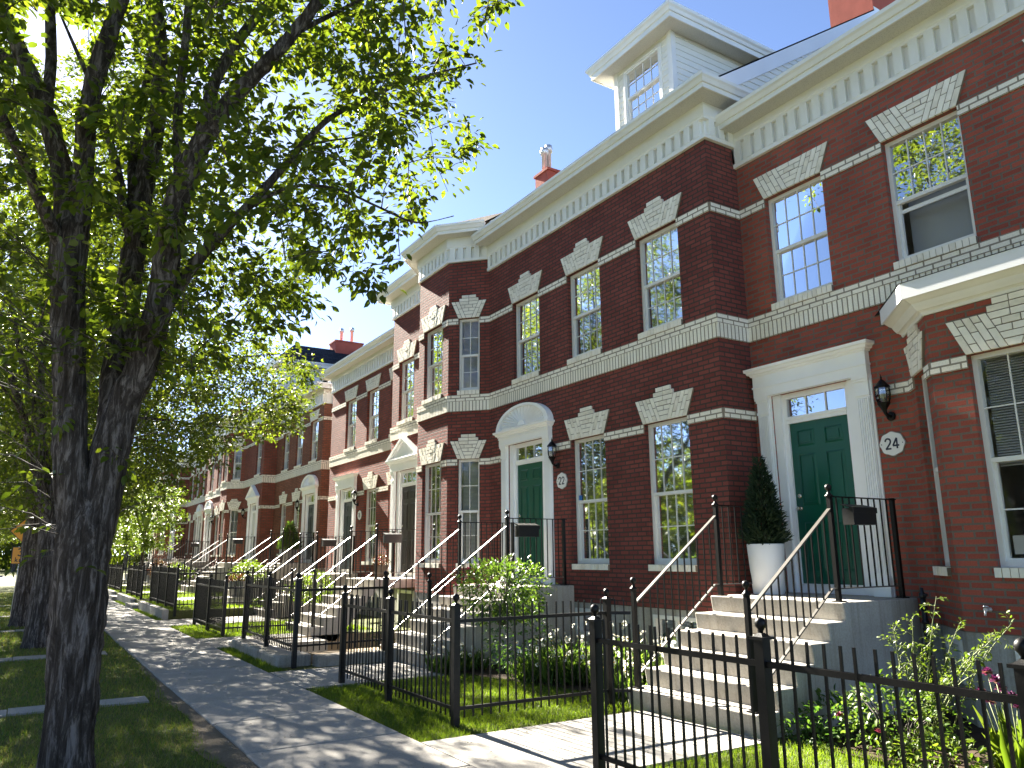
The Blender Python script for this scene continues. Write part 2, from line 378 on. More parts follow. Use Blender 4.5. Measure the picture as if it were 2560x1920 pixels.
# ------------------------------------------------------------------ windows, lintels, sills (shared meshes)
CACHE = {}
def window_meshes(w, h, cols, kind):
    key = (round(w, 3), round(h, 3), cols, kind)
    if key in CACHE: return CACHE[key]
    f = .048; x0, x1 = -w / 2, w / 2; zm = h * .49
    fr = MB()
    fr.box(x0, x0 + f, -.15, -.075, 0, h); fr.box(x1 - f, x1, -.15, -.075, 0, h)
    fr.box(x0 + f, x1 - f, -.15, -.0751, h - f, h); fr.box(x0 + f, x1 - f, -.15, -.07, 0, .055)
    fr.box(x0 + f, x1 - f, -.148, -.083, zm - .022, zm + .024)
    g = .03   # lower sash stiles, set back
    fr.box(x0 + f, x0 + f + g, -.147, -.108, .055, zm - .022); fr.box(x1 - f - g, x1 - f, -.147, -.108, .055, zm - .022)
    fr.box(x0 + f + g, x1 - f - g, -.147, -.1081, .055, .085)
    if kind == 'open': fr.box(x0 + f, x1 - f, -.1449, -.125, zm - .022 - h * .075, zm - .022 - h * .045)
    frame = fr.mesh('window_frame', 'vinyl')
    pa = MB()
    pu = 1 if kind in ('sky', 'open') and kind != 'open' else 0
    pa.face([(x0 + f, -.105, zm + .024), (x1 - f, -.105, zm + .024), (x1 - f, -.105, h - f), (x0 + f, -.105, h - f)], 1 if kind in ('sky', 'open', 'tree') else 0)
    pane = [pa.mesh('pane', ['glass', 'glassS', 'glassD'])]
    pa = MB()
    if kind != 'open':
        pa.face([(x0 + f + g, -.128, .085), (x1 - f - g, -.128, .085), (x1 - f - g, -.128, zm - .022), (x0 + f + g, -.128, zm - .022)],
                1 if kind == 'sky' else (2 if kind in ('lace', 'screen') else 0))
    if pa.f: pane.append(pa.mesh('pane', ['glass', 'glassS', 'glassD']))
    gr = MB()
    def grid(a, b, z0, z1, y, cols):
        for i in range(1, cols):
            x = a + (b - a) * i / cols; gr.box(x - .007, x + .007, y - .004, y + .004, z0, z1)
        zc = (z0 + z1) / 2; gr.box(a, b, y - .0035, y + .0035, zc - .007, zc + .007)
    grid(x0 + f, x1 - f, zm + .024, h - f, -.099, cols)
    gridm = [gr.mesh('muntin_grid', 'vinyl')]; gr = MB()
    if kind != 'open': grid(x0 + f + g, x1 - f - g, .085, zm - .022, -.122, cols)
    if gr.f: gridm.append(gr.mesh('muntin_grid', 'vinyl'))
    bl = MB(); mats = 'blind'; bname = 'blind'
    if kind in ('blind', 'sky', 'halfblind'):
        zlo = .06 if kind == 'blind' else (h * .45 if kind == 'halfblind' else h * .9)
        n = int((h - f - zlo) / .026)
        for i in range(n):
            z = h - f - .01 - i * .026
            bl.face([(x0 + f + .01, -.19, z), (x1 - f - .01, -.19, z), (x1 - f - .01, -.206, z + .019), (x0 + f + .01, -.206, z + .019)])
    elif kind in ('lace', 'screen', 'tree'):
        mats = 'curtain'; bname = 'curtain'; n = 40
        for k in range(n):
            a = x0 + f + (w - 2 * f) * k / n; b = x0 + f + (w - 2 * f) * (k + 1) / n
            ya = -.2 + .018 * math.sin(k * 1.3); yb = -.2 + .018 * math.sin((k + 1) * 1.3)
            if kind == 'lace':
                za = h * (.66 - .055 * abs(math.sin(k * .5))); zb = h * (.66 - .055 * abs(math.sin((k + 1) * .5)))
            else: za = zb = h * .06
            bl.face([(a, ya, za), (b, yb, zb), (b, yb, h - f), (a, ya, h - f)])
    elif kind == 'open':
        mats = 'shade'; bname = 'roller_shade'
        bl.box(x0 + f + .10, x1 - f, -.34, -.335, .02, h - f)
    blind = bl.mesh(bname, mats) if bl.f else None
    CACHE[key] = (frame, pane, gridm, blind, bname); return CACHE[key]

def put_window(parent, loc, rz, w, h, cols=4, kind='blind', label=None):
    fr, pane, grid, blind, bname = window_meshes(w, h, cols, kind)
    o = link('window', fr, parent, Vector(loc) - WL[parent.name], rz)
    for q in pane: link('pane', q, o)
    for q in grid: link('muntin_grid', q, o)
    if blind is not None: link(bname, blind, o)
    if label: o['label'] = label
    return o

def lintel_mesh(w, h=.36, step=True, cols=None):
    key = ('lint', round(w, 3), h, step)
    if key in CACHE: return CACHE[key]
    mb = MB(); g = .0055; k = .155 / .36; b = .06; pr = .032
    m = -w / 2; n = max(2, round((w / 2 - b) / .083)); cw = (w / 2 - b) / n
    X = lambda x, z: x - k * z
    rnd = random.Random(5)
    def blk(pts):
        for sgn in (1, -1):
            q = [(sgn * x, 0, z) for x, z in pts]
            if sgn < 0: q = q[::-1]
            pp = pr + rnd.uniform(-.003, .003)
            mb.prism(q, (0, pp, 0), 0 if rnd.random() < .7 else 2)
    for i in range(n):
        xa, xb = m + i * cw + g, m + (i + 1) * cw - g
        br = [0, .56, 1] if (i + (n % 2)) % 2 else [0, .25, .80, 1]
        for z0, z1 in zip(br[:-1], br[1:]):
            z0 = z0 * h + (g if z0 else 0); z1 = z1 * h - (g if z1 < 1 else 0)
            blk([(X(xa, z0), z0), (X(xb, z0), z0), (X(xb, z1), z1), (X(xa, z1), z1)])
    rows = 5; rh = h / rows
    for r in range(rows):
        z0 = r * rh + (g if r else 0); z1 = (r + 1) * rh - g
        if r < 2:
            wA, wB = b + k * z0 - g, b + k * z1 - g
            mb.prism([(-wA, 0, z0), (wA, 0, z0), (wB, 0, z1), (-wB, 0, z1)], (0, pr + .004, 0), 0)
        elif r % 2 == 0:
            blk([(-(b + k * z0 - g), z0), (-g, z0), (-g, z1), (-(b + k * z1 - g), z1)])
        else:
            c = .08
            mb.prism([(-c, 0, z0), (c, 0, z0), (c, 0, z1), (-c, 0, z1)], (0, pr + .004, 0), 2)
            blk([(-(b + k * z0 - g), z0), (-c - 2 * g, z0), (-c - 2 * g, z1), (-(b + k * z1 - g), z1)])
    top = h
    if step:
        for j, hw in enumerate((b + k * h - .01, b + k * h - .065)):
            z0 = h + j * rh * .96 + g; z1 = h + (j + 1) * rh * .96 - g
            blk([(-hw, z0), (-g, z0), (-g, z1), (-hw, z1)])
            mb.prism([(-hw + .002, 0, z0 - 2 * g), (hw - .002, 0, z0 - 2 * g), (hw - .002, 0, z1 - .002), (-hw + .002, 0, z1 - .002)], (0, pr - .009, 0), 1)
    ko = k * h
    mb.prism([(m + .002, 0, .001), (-m - .002, 0, .001), (-m + ko - .002, 0, h - .001), (m - ko + .002, 0, h - .001)], (0, pr - .008, 0), 1)
    CACHE[key] = mb.mesh('lintel', ['stone', 'grout', 'stone2']); return CACHE[key]

def sill_mesh(w):
    key = ('sill', round(w, 3))
    if key in CACHE: return CACHE[key]
    mb = MB(); n = max(3, round(w / .074)); cw = w / n; rnd = random.Random(3)
    for i in range(n):
        x = -w / 2 + i * cw; d = rnd.uniform(-.003, .003)
        mb.box(x + .004, x + cw - .004, -.07, .045 + d, 0, .088, 0 if rnd.random() < .65 else 2)
    mb.box(-w / 2 + .002, w / 2 - .002, -.069, .036, .002, .082, 1)
    CACHE[key] = mb.mesh('sill', ['stone', 'grout', 'stone2']); return CACHE[key]

# ------------------------------------------------------------------ walls
def wall_seg(mb, p0, p1, z0, z1, ops, u0, zref=.83, depth=.075, mi=0, rev=0):
    """one wall face with openings (s0,s1,za,zb), reveals included; outward = left of travel"""
    p0 = Vector(p0); p1 = Vector(p1); L = (p1 - p0).length; t = (p1 - p0) / L; n = Vector((-t.y, t.x))
    P = lambda s, z, d=0.0: (p0.x + t.x * s - n.x * d, p0.y + t.y * s - n.y * d, z)
    ss = sorted({0.0, L, *[min(max(o[i], 0), L) for o in ops for i in (0, 1)]})
    zz = sorted({z0, z1, *[min(max(o[i], z0), z1) for o in ops for i in (2, 3)]})
    for a, b in zip(ss[:-1], ss[1:]):
        for c, d in zip(zz[:-1], zz[1:]):
            sm, zm = (a + b) / 2, (c + d) / 2
            if any(o[0] < sm < o[1] and o[2] < zm < o[3] for o in ops): continue
            mb.face([P(a, c), P(b, c), P(b, d), P(a, d)][::-1], mi, [(u0 + a, c - zref), (u0 + b, c - zref), (u0 + b, d - zref), (u0 + a, d - zref)][::-1])
    for o in ops:
        a, b, c, d = o[:4]; D = o[4] if len(o) > 4 else depth
        for s_, sg in ((a, 1), (b, -1)):
            q = [P(s_, c), P(s_, d), P(s_, d, D), P(s_, c, D)]; uv = [(u0 + s_, c - zref), (u0 + s_, d - zref), (u0 + s_ + sg * D, d - zref), (u0 + s_ + sg * D, c - zref)]
            mb.face(q if sg < 0 else q[::-1], rev, uv if sg < 0 else uv[::-1])
        for z_ in (c, d):
            q = [P(a, z_), P(b, z_), P(b, z_, D), P(a, z_, D)]; mb.face(q, rev, [(u0 + a, z_ - zref), (u0 + b, z_ - zref), (u0 + b, z_ - zref + D), (u0 + a, z_ - zref + D)])
    return u0 + L

def seg_frame(p0, p1):
    p0 = Vector(p0); p1 = Vector(p1); t = (p1 - p0).normalized()
    return p0, t, Vector((-t.y, t.x)), math.atan2(t.y, t.x)

Z_LO, Z_LOT = 1.43, 3.47      # lower window opening
Z_UP, Z_UPT = 4.872, 6.42     # upper window opening
Z_BELT = (4.441, 4.647, 4.783)
Z_BAND = (3.337, 3.471); Z_BANDU = (6.29, 6.424)

class House:
    def __init__(s, name_label, cat, loc, wallmat, dz=0.0, group=None):
        s.root = thing('brick_house', name_label, cat, loc, group); s.m = wallmat; s.dz = dz
        s.wall = MB(); s.u = 0.0; s.segs = []; s.belt = MB(); s.band = MB(); s.found = MB()
    def seg(s, p0, p1, wins=(), z0=.83, z1=7.45, door=None, base=(), belt=True, extra=()):
        """wins: (s_center, width, level, cols, kind, stepped)"""
        dz = s.dz; p0v, t, n, rz = seg_frame(p0, p1); L = (Vector(p1) - Vector(p0)).length
        ops = []
        for (c, w, lv, cols, kind, st) in wins:
            a, b = (Z_LO, Z_LOT) if lv == 0 else (Z_UP, Z_UPT)
            ops.append((c - w / 2, c + w / 2, a + dz, b + dz))
            q = p0v + t * c
            put_window(s.root, (q.x, q.y, a + dz), rz, w, b - a, cols, kind)
            link('lintel', lintel_mesh(w, .36 if w > .6 else .36, st), s.root, Vector((q.x, q.y, b + dz)) - WL[s.root.name], rz)
            link('sill', sill_mesh(w + .02), s.root, Vector((q.x, q.y, a - .089 + dz)) - WL[s.root.name], rz)
        if door is not None: ops.append((door - .62, door + .62, 1.09 + dz, 3.63 + dz, .10))
        ops += [(a, b, c + dz, d + dz) for a, b, c, d in extra]
        u = s.u
        s.u = wall_seg(s.wall, p0, p1, z0 + dz, z1 + dz, ops, s.u, .83 + dz)
        s.segs.append((p0, p1))
        # foundation face with basement windows
        fo = [(c - w / 2, c + w / 2, .33 + dz, .74 + dz) for c, w in base]
        q0 = p0v - n * .012; q1 = Vector(p1) - n * .012
        if z0 < 1: wall_seg(s.found, q0, q1, -1.6, .83 + dz, fo, u, 0)
        for c, w in base:
            q = p0v + t * c
            o = link('basement_window', basement_mesh(w), s.root, Vector((q.x, q.y, .33 + dz)) - WL[s.root.name], rz)
            link('pane', basement_pane(w), o)
        # thin band at window-head height, interrupted by the openings
        for lv, (a, b), lst in ((0, Z_BAND, wins), (1, Z_BANDU, wins)):
            if z1 < b or z0 > a: continue
            cuts = sorted([(c - w / 2, c + w / 2) for (c, w, l2, *_r) in wins if l2 == lv] + ([(door - .88, door + .88)] if door is not None and lv == 0 else []))
            x = 0.0; pr = [(0.0, a + dz), (.022, a + dz), (.022, b + dz), (0.0, b + dz)]
            for c0, c1 in cuts + [(L, L)]:
                if c0 - x > .02:
                    A = p0v + t * x; B = p0v + t * c0
                    # keep corners mitred by running slightly into the neighbour at free ends
                    pc = MB(); pc.sweep([A, B], pr, 0, True, u + x, a + dz); pc.build('window_band', 'cream', s.root)
                x = c1
        return s
    def belts(s, path, zmax=99):
        dz = s.dz; a, b, c = (z + dz for z in Z_BELT)
        L0 = 0.0
        s.belt.sweep(path, [(0, a), (.024, a), (.024, b), (0, b)], 1, True, 0, a)
        s.belt.sweep(path, [(0, b + .0005), (.030, b + .0005), (.030, c), (0, c)], 0, True, 0, b)
    def finish(s):
        s.wall.build('wall', s.m, s.root)
        if s.found.f: s.found.build('foundation', 'found', s.root)
        if s.belt.f: s.belt.build('belt_course', ['cream', 'creamS'], s.root)
    def cornice(s, path, z, hi=True, ends=True):
        """classical cornice with block dentils, boxed soffit and a gutter"""
        z += 0.0
        h1, h2, h3 = (.30, .54, .07) if hi else (.375, .525, .07)
        mb = MB()
        mb.sweep(path, [(0, z), (.055, z), (.058, z + .06), (.006, z + .06), (.006, z + h1), (.062, z + h1), (.062, z + h1 + .03), (.075, z + h1 + .05), (.075, z + h2)], 0, ends)
        mb.sweep(path, [(.075, z + h2), (.34, z + h2 + .004)], 1, False)
        mb.sweep(path, [(.34, z + h2 - .012), (.36, z + h2 - .012), (.36, z + h2 + .06), (.34, z + h2 + .06)], 0, ends)
        for p0, p1 in zip(path[:-1], path[1:]):
            q, t, n, rz = seg_frame(p0, p1); L = (Vector(p1) - Vector(p0)).length
            if L < .12: continue
            k = max(1, round(L / .19)); st = L / k
            for i in range(k):
                c = q + t * (st * (i + .5))
                a = c - t * .056; b = c + t * .056
                mb.prism([(a.x + n.x * .004, a.y + n.y * .004, z + .061), (b.x + n.x * .004, b.y + n.y * .004, z + .061),
                          (b.x + n.x * .062, b.y + n.y * .062, z + .061), (a.x + n.x * .062, a.y + n.y * .062, z + .061)], (0, 0, h1 - .062), 0)
        o = mb.build('cornice', ['trim', 'soffit'], s.root)
        g = MB(); zg = z + h2 + .06
        g.sweep(path, [(.34, zg), (.385, zg), (.41, zg + .05), (.435, zg + .075), (.44, zg + .12), (.40, zg + .12), (.395, zg + .10), (.30, zg + .10)], 0, ends)
        g.build('gutter', 'gutter', o)
        return zg + .11
    def roof(s, y0, y1, xe, ze, mat='shingle', rise=.675, run=5.2, fronts=None, gable0=True, wallx=None, zw=None, gable1=False):
        xr = xe + run; zr = ze + run * rise; xb = xr + run
        mb = MB()
        for (xa, za, xc, zc) in ((xe, ze, xr, zr), (xr, zr, xb, ze)):
            ln = math.hypot(xc - xa, zc - za)
            mb.face([(xa, y0, za), (xa, y1, za), (xc, y1, zc), (xc, y0, zc)][::-1], 0, [(y0, 0), (y1, 0), (y1, ln), (y0, ln)][::-1])
            mb.face([(xa, y0, za - .03), (xa, y1, za - .03), (xc, y1, zc - .03), (xc, y0, zc - .03)], 0, [(y0, 0), (y1, 0), (y1, ln), (y0, ln)])
        rf = mb.build('roof', mat, s.root)
        for g, yy, sg in ((gable0, y0, -1), (gable1, y1, 1)):
            if not g: continue
            rk = MB(); ya, yb = (yy + sg * .03, yy)
            for (xa, za, xc, zc) in ((xe + .36, ze + .36 * rise, xr, zr), (xr, zr, xb, ze)):
                rk.prism([(xa, ya, za - .035), (xc, ya, zc - .035), (xc, ya, zc - .30), (xa, ya, za - .30)], (0, yb - ya, 0), 0)
            rk.build('rake_board', 'fascia', rf)
            if wallx is not None:
                gw = MB(); z = zw; yy2 = yy + sg * .004
                nb = 0
                while z < zr:
                    zt = z + .115; xa = max(wallx, xe + (zt - ze + .06) / rise); xz = xb - (zt - ze + .06) / rise if z > ze else xb - .3
                    gw.face([(xa, yy2 + sg * .012, z), (xz, yy2 + sg * .012, z), (xz, yy2, zt), (xa, yy2, zt)], 0)
                    gw.face([(xa, yy2 + sg * .012, z), (xz, yy2 + sg * .012, z), (xz, yy2, z), (xa, yy2, z)], 0)
                    z = zt
                gw.build('gable_siding', 'siding', s.root)
        return rf
    def shell(s, y0, y1, x0, xb, z1):
        """blind party walls, back wall and floors that close the house behind its front"""
        mb = MB()
        mb.box(xb, xb + .2, y0, y1, -.2, z1)
        for y in (y0 + .01, y1 - .21): mb.box(x0, xb, y, y + .2, .1, z1 - .6)
        for z in (.9, 4.25, z1 - .9): mb.box(x0, xb, y0 + .21, y1 - .21, z + s.dz, z + .2 + s.dz)
        mb.build('party_wall', 'siding', s.root)

def basement_mesh(w):
    k = ('bsm', round(w, 3))
    if k not in CACHE:
        mb = MB(); h = .41; x = w / 2; f = .05
        mb.box(-x, -x + f, -.07, .012, 0, h); mb.box(x - f, x, -.07, .012, 0, h); mb.box(-x + f, x - f, -.07, .0118, h - f, h); mb.box(-x + f, x - f, -.07, .0118, 0, f)
        if w > .5: mb.box(-.025, .025, -.069, -.01, f, h - f)
        CACHE[k] = mb.mesh('basement_window', 'vinyl')
    return CACHE[k]
def basement_pane(w):
    k = ('bsp', round(w, 3))
    if k not in CACHE:
        mb = MB(); x = w / 2; mb.face([(-x + .05, -.05, .05), (x - .05, -.05, .05), (x - .05, -.05, .36), (-x + .05, -.05, .36)]); CACHE[k] = mb.mesh('pane', 'glass')
    return CACHE[k]

# ------------------------------------------------------------------ doorways (local: x along the wall, y outward, z=0 at landing)
def door_meshes():
    if 'door' in CACHE: return CACHE['door']
    d = {}
    leaf = MB(); w, z0, z1 = .435, .11, 2.14; y = -.09
    leaf.box(-w, w, y - .045, y, z0, z1)
    rows = ((.26, .86), (1.06, 1.72), (1.82, 2.03))
    for (a, b) in rows:
        for sx in (-1, 1):
            xa, xb = (.075, .335) if sx > 0 else (-.335, -.075)
            A, B = z0 + a - .10, z0 + b - .10
            # recessed moulding with a raised field
            for k, (ins, dy) in enumerate(((0, .006), (.018, .012), (.05, .004))):
                pass
            e = .022
            leaf.prism([(xa, y, A), (xb, y, A), (xb - e, y + .010, A + e), (xa + e, y + .010, A + e)], (0, .0005, 0))
            leaf.prism([(xa, y, B), (xa + e, y + .010, B - e), (xb - e, y + .010, B - e), (xb, y, B)], (0, .0005, 0))
            leaf.prism([(xa, y, A), (xa + e, y + .010, A + e), (xa + e, y + .010, B - e), (xa, y, B)], (0, .0005, 0))
            leaf.prism([(xb, y, A), (xb, y, B), (xb - e, y + .010, B - e), (xb - e, y + .010, A + e)], (0, .0005, 0))
            leaf.box(xa + e + .03, xb - e - .03, y, y + .009, A + e + .03, B - e - .03)
    d['leaf'] = leaf
    s = MB()      # handle set
    s.lathe((.37, y + .0, 1.04), [(.026, 0), (.026, .012), (.012, .018), (.012, .045), (.028, .06), (.022, .075)], 10, 0, 'y')
    s.lathe((.37, y + .0, 1.20), [(.028, 0), (.028, .014), (.012, .02)], 10, 0, 'y')
    d['handle'] = s.mesh('door_handle', 'brass')
    f = MB()      # frame: jambs, threshold, transom bar, panelled reveals
    for sx in (-1, 1):
        a, b = sorted((sx * .435, sx * .50)); f.box(a, b, -.12, -.06, 0.0, 2.54)
        a, b = sorted((sx * .50, sx * .62)); f.box(a, b, -.12, -.02, 0.0, 2.54)
    f.box(-.435, .435, -.12, -.055, 0.0, .10); f.box(-.435, .435, -.12, -.02, .10, .112)
    f.box(-.435, .435, -.12, -.05, 2.14, 2.22); f.box(-.44, .44, -.12, -.035, 2.19, 2.225)
    f.box(-.435, .435, -.12, -.055, 2.47, 2.54)
    d['frame'] = f.mesh('door_frame', 'white')
    tr = MB(); tr.face([(-.435, -.085, 2.22), (.435, -.085, 2.22), (.435, -.085, 2.47), (-.435, -.085, 2.47)]); d['transom'] = tr.mesh('transom_pane', 'glassS')
    tr2 = MB(); tr2.face([(-.435, -.085, 2.22), (.435, -.085, 2.22), (.435, -.085, 2.47), (-.435, -.085, 2.47)]); d['transomD'] = tr2.mesh('transom_pane', 'glass')
    g = MB()
    for x in (-.145, .145): g.box(x - .008, x + .008, -.084, -.07, 2.22, 2.47)
    d['tgrid'] = g.mesh('muntin_grid', 'vinyl')
    p = MB()      # fluted pilasters
    for sx in (-1, 1):
        c = sx * .735
        p.box(c - .115, c + .115, 0, .02, 0, 2.54)
        p.box(c - .105, c + .105, 0.02, .075, 0, .19); p.box(c - .098, c + .098, 0.02, .065, .19, .225)
        p.box(c - .088, c + .088, 0.02, .042, .225, 2.30)
        for i in range(6):
            x = c - .07 + i * .028; p.box(x - .008, x + .008, .042, .056, .25, 2.27)
        p.box(c - .096, c + .096, .02, .06, 2.30, 2.335); p.box(c - .09, c + .09, .02, .052, 2.335, 2.47)
        p.box(c - .098, c + .098, .02, .066, 2.47, 2.50); p.box(c - .108, c + .108, .02, .08, 2.50, 2.54)
    d['pilaster'] = p.mesh('pilasters', 'white')
    def entab(mb, x, zt):
        mb.box(-x + .02, x - .02, 0, .085, 2.54, 2.66); mb.box(-x + .012, x - .012, 0, .10, 2.66, 2.685)
        mb.box(-x + .02, x - .02, 0, .085, 2.685, zt)
        mb.sweep([(-x + .02, 0), (-x + .02, .085), (x - .02, .085), (x - .02, 0)][::-1] if False else [(x - .02, 0), (x - .02, .085), (-x + .02, .085), (-x + .02, 0)][::-1],
                 [(0, zt), (.02, zt), (.025, zt + .02), (.05, zt + .03), (.06, zt + .06), (.085, zt + .07), (.09, zt + .105), (0, zt + .105)], 0, True)
        mb.box(-x + .021, x - .021, 0, .084, zt + .002, zt + .104)
    e = MB(); entab(e, .865, 2.83); d['flat'] = e.mesh('entablature', 'white')
    e = MB(); entab(e, .865, 2.70)
    n = 26; a, b = .90, .44; zb = 2.805
    arc = [(a * math.cos(math.pi * i / n), zb + b * math.sin(math.pi * i / n)) for i in range(n + 1)]
    e.prism([(x, 0, z) for x, z in arc], (0, .07, 0))
    inn = [(x * .86, zb + .03 + (z - zb) * .83) for x, z in arc]
    for i in range(n):
        (x0, z0), (x1, z1), (u0, w0), (u1, w1) = arc[i], arc[i + 1], inn[i], inn[i + 1]
        e.prism([(x0, .07, z0), (x1, .07, z1), (u1, .07, w1), (u0, .07, w0)], (0, .055, 0))
    for i in range(1, 18):
        th = math.pi * i / 18; ca, sa = math.cos(th), math.sin(th)
        r0, r1 = .13, 1.0
        P = lambda r, dx: (ca * a * .84 * r - sa * dx, zb + .035 + sa * b * .80 * r + ca * dx)
        wd0, wd1 = .006, .036
        pts = [P(r0, -wd0), P(r1, -wd1), P(r1, 0), P(r0, 0)]
        e.prism([(x, .07, z) for x, z in pts], (0, .006, 0))
        pts = [P(r0, 0), P(r1, 0), P(r1, wd1), P(r0, wd0)]
        b0 = len(e.v); e.v.extend([(pts[0][0], .095, pts[0][1]), (pts[1][0], .11, pts[1][1]), (pts[2][0], .075, pts[2][1]), (pts[3][0], .075, pts[3][1])]); e.fidx([b0, b0 + 1, b0 + 2, b0 + 3])
        b0 = len(e.v); q = [P(r0, -wd0), P(r1, -wd1), P(r1, 0), P(r0, 0)]
        e.v.extend([(q[0][0], .075, q[0][1]), (q[1][0], .075, q[1][1]), (q[2][0], .11, q[2][1]), (q[3][0], .095, q[3][1])]); e.fidx([b0, b0 + 1, b0 + 2, b0 + 3])
    e.prism([(.12 * math.cos(math.pi * i / 8), .07, zb + .03 + .1 * math.sin(math.pi * i / 8)) for i in range(9)], (0, .045, 0))
    d['arch'] = e.mesh('fan_arch', 'white')
    e = MB(); entab(e, .865, 2.70); zb = 2.805; x = .97; hp = .53
    e.prism([(-x + .03, 0, zb), (x - .03, 0, zb), (0, 0, zb + hp - .03)], (0, .085, 0))
    for sx in (-1, 1):
        L = math.hypot(x, hp); nx, nz = hp / L, x / L; tk = .075
        for dd, yy in ((0, .17), (.05, .135)):
            o0 = dd; o1 = dd + (.045 if dd == 0 else .04)
            A = lambda q: [(sx * xx, 0.0, zz) for xx, zz in q]
            q = [(x - nx * o0 * 0, zb - 0), (0, zb + hp), (0, zb + hp - o1 / nz), (x - o1 / nx, zb)] if dd == 0 else [(x - dd / nx, zb), (0, zb + hp - dd / nz), (0, zb + hp - o1 / nz), (x - o1 / nx, zb)]
            e.prism(A(q), (0, yy, 0))
    e.box(-x + .06, x - .06, .0, .15, zb - .002, zb + .035)
    d['pediment'] = e.mesh('pediment', 'white')
    CACHE['door'] = d; return d

def put_door(parent, loc, rz, head, doormat, bright=False):
    d = door_meshes(); L = Vector(loc) - WL[parent.name]
    k = ('leaf', doormat)
    if k not in CACHE: CACHE[k] = d['leaf'].mesh('front_door', doormat)
    o = link('front_door', CACHE[k], parent, L, rz); link('door_handle', d['handle'], o)
    o = link('door_frame', d['frame'], parent, L, rz)
    link('transom_pane', d['transom' if bright else 'transomD'], o); link('muntin_grid', d['tgrid'], o)
    o = link('door_surround', d['pilaster'], parent, L, rz)
    link({'flat': 'entablature', 'arch': 'fan_arch', 'pediment': 'pediment'}[head], d[head], o)

# ------------------------------------------------------------------ dormer, chimney
def dormer(house, y0, y1, xf, zb, zs, xe, ze, rise=.675, mat='shingle'):
    """hip-roofed dormer: front at xf between y0 and y1, soffit at zs, eave line of the main roof (xe, ze)"""
    rt = house.root
    xb = xe + (zs + .25 - ze) / rise + .3
    b = MB()
    # clapboards: front around the window, both cheeks
    yc = (y0 + y1) / 2; ww = .9; wz0, wz1 = zb + .25, zs - .13
    z = zb
    while z < zs:
        zt = min(z + .115, zs)
        spans = [(y0, y1)] if (zt <= wz0 or z >= wz1) else [(y0, yc - ww / 2), (yc + ww / 2, y1)]
        for a, c in spans:
            b.face([(xf - .012, a, z), (xf - .012, c, z), (xf, c, zt), (xf, a, zt)]); b.face([(xf - .012, a, z), (xf - .012, c, z), (xf, c, z), (xf, a, z)])
        for yy, sg in ((y0, -1), (y1, 1)):
            xs = xf; b.face([(xs, yy + sg * .012, z), (xb, yy + sg * .012, z), (xb, yy, zt), (xs, yy, zt)]); b.face([(xs, yy + sg * .012, z), (xb, yy + sg * .012, z), (xb, yy, z), (xs, yy, z)])
        z = zt
    o = b.build('dormer', 'siding', rt)
    tmb = MB()
    for yy in (y0, y1):
        sg = -1 if yy == y0 else 1
        a, c = sorted((yy + sg * .026, yy - sg * .075)); tmb.box(xf - .026, xf + .075, a, c, zb, zs - .002)
    a0, a1 = yc - ww / 2, yc + ww / 2
    tmb.box(xf - .03, xf + .02, a0 - .035, a0, wz0, wz1); tmb.box(xf - .03, xf + .02, a1, a1 + .035, wz0, wz1); tmb.box(xf - .0302, xf + .02, a0 - .035, a1 + .035, wz1, wz1 + .035)
    tmb.build('corner_post', 'vinyl', o)
    fr, pane, grid, blind, bn = window_meshes(ww, wz1 - wz0, 4, 'sky')
    w = link('dormer_window', fr, o, (Vector((xf - .09, yc, wz0)) - WL[rt.name]), R(90)); [link('pane', q, w) for q in pane]; [link('muntin_grid', q, w) for q in grid]
    ev = MB(); ov = .30; path = [(xb, y0), (xf, y0), (xf, y1), (xb, y1)]
    ev.sweep(path, [(-.02, zs + .0), (ov, zs - .03)], 1, False)
    ev.sweep(path, [(ov, zs - .045), (ov + .02, zs - .045), (ov + .02, zs + .05), (ov, zs + .05)], 0, True)
    ev.sweep(path, [(ov - .02, zs + .05), (ov + .045, zs + .05), (ov + .065, zs + .10), (ov + .095, zs + .13), (ov + .1, zs + .18), (ov + .05, zs + .18), (ov - .05, zs + .18)], 0, True)
    ev.build('eave', ['gutter', 'soffit'], o)
    rf = MB(); zr = zs + .17; hw = (y1 - y0) / 2 + ov + .04; k = .95; xa = xf - ov - .04; zt = zr + hw * k; xk = xf - ov - .04 + hw; xe2 = xe + (zt - ze) / rise + .4
    ln = math.hypot(hw, hw * k)
    rf.face([(xa, yc - hw, zr), (xa, yc + hw, zr), (xk, yc, zt)][::-1], 0, [(0, 0), (2 * hw, 0), (hw, ln)][::-1])
    for sg in (-1, 1):
        q = [(xa, yc + sg * hw, zr), (xk, yc, zt), (xe2, yc, zt), (xe2, yc + sg * hw, zr)]; uv = [(xa, 0), (xk, ln), (xe2, ln), (xe2, 0)]
        rf.face(q if sg < 0 else q[::-1], 0, uv if sg < 0 else uv[::-1])
    rf.build('dormer_roof', mat, o)
    return o

def chimney(house, x0, x1, y0, y1, z0, z1, flues=2):
    mb = MB(); mb.box(x0, x1, y0, y1, z0, z1); mb.box(x0 - .04, x1 + .04, y0 - .04, y1 + .04, z1, z1 + .07, 0)
    o = mb.build('chimney', ['stucco', 'galv'], house.root)
    for i in range(flues):
        f = MB(); x = x0 + (x1 - x0) * (i + .8) / (flues + .6); y = (y0 + y1) / 2; hh = .75 + .12 * (i % 2)
        f.lathe((x, y, z1 + .05), [(.075, 0), (.075, hh - .2), (.11, hh - .2), (.12, hh - .1), (.12, hh - .08), (.10, hh - .08), (.10, hh)], 14)
        f.build('flue', 'galv', o)
    return o
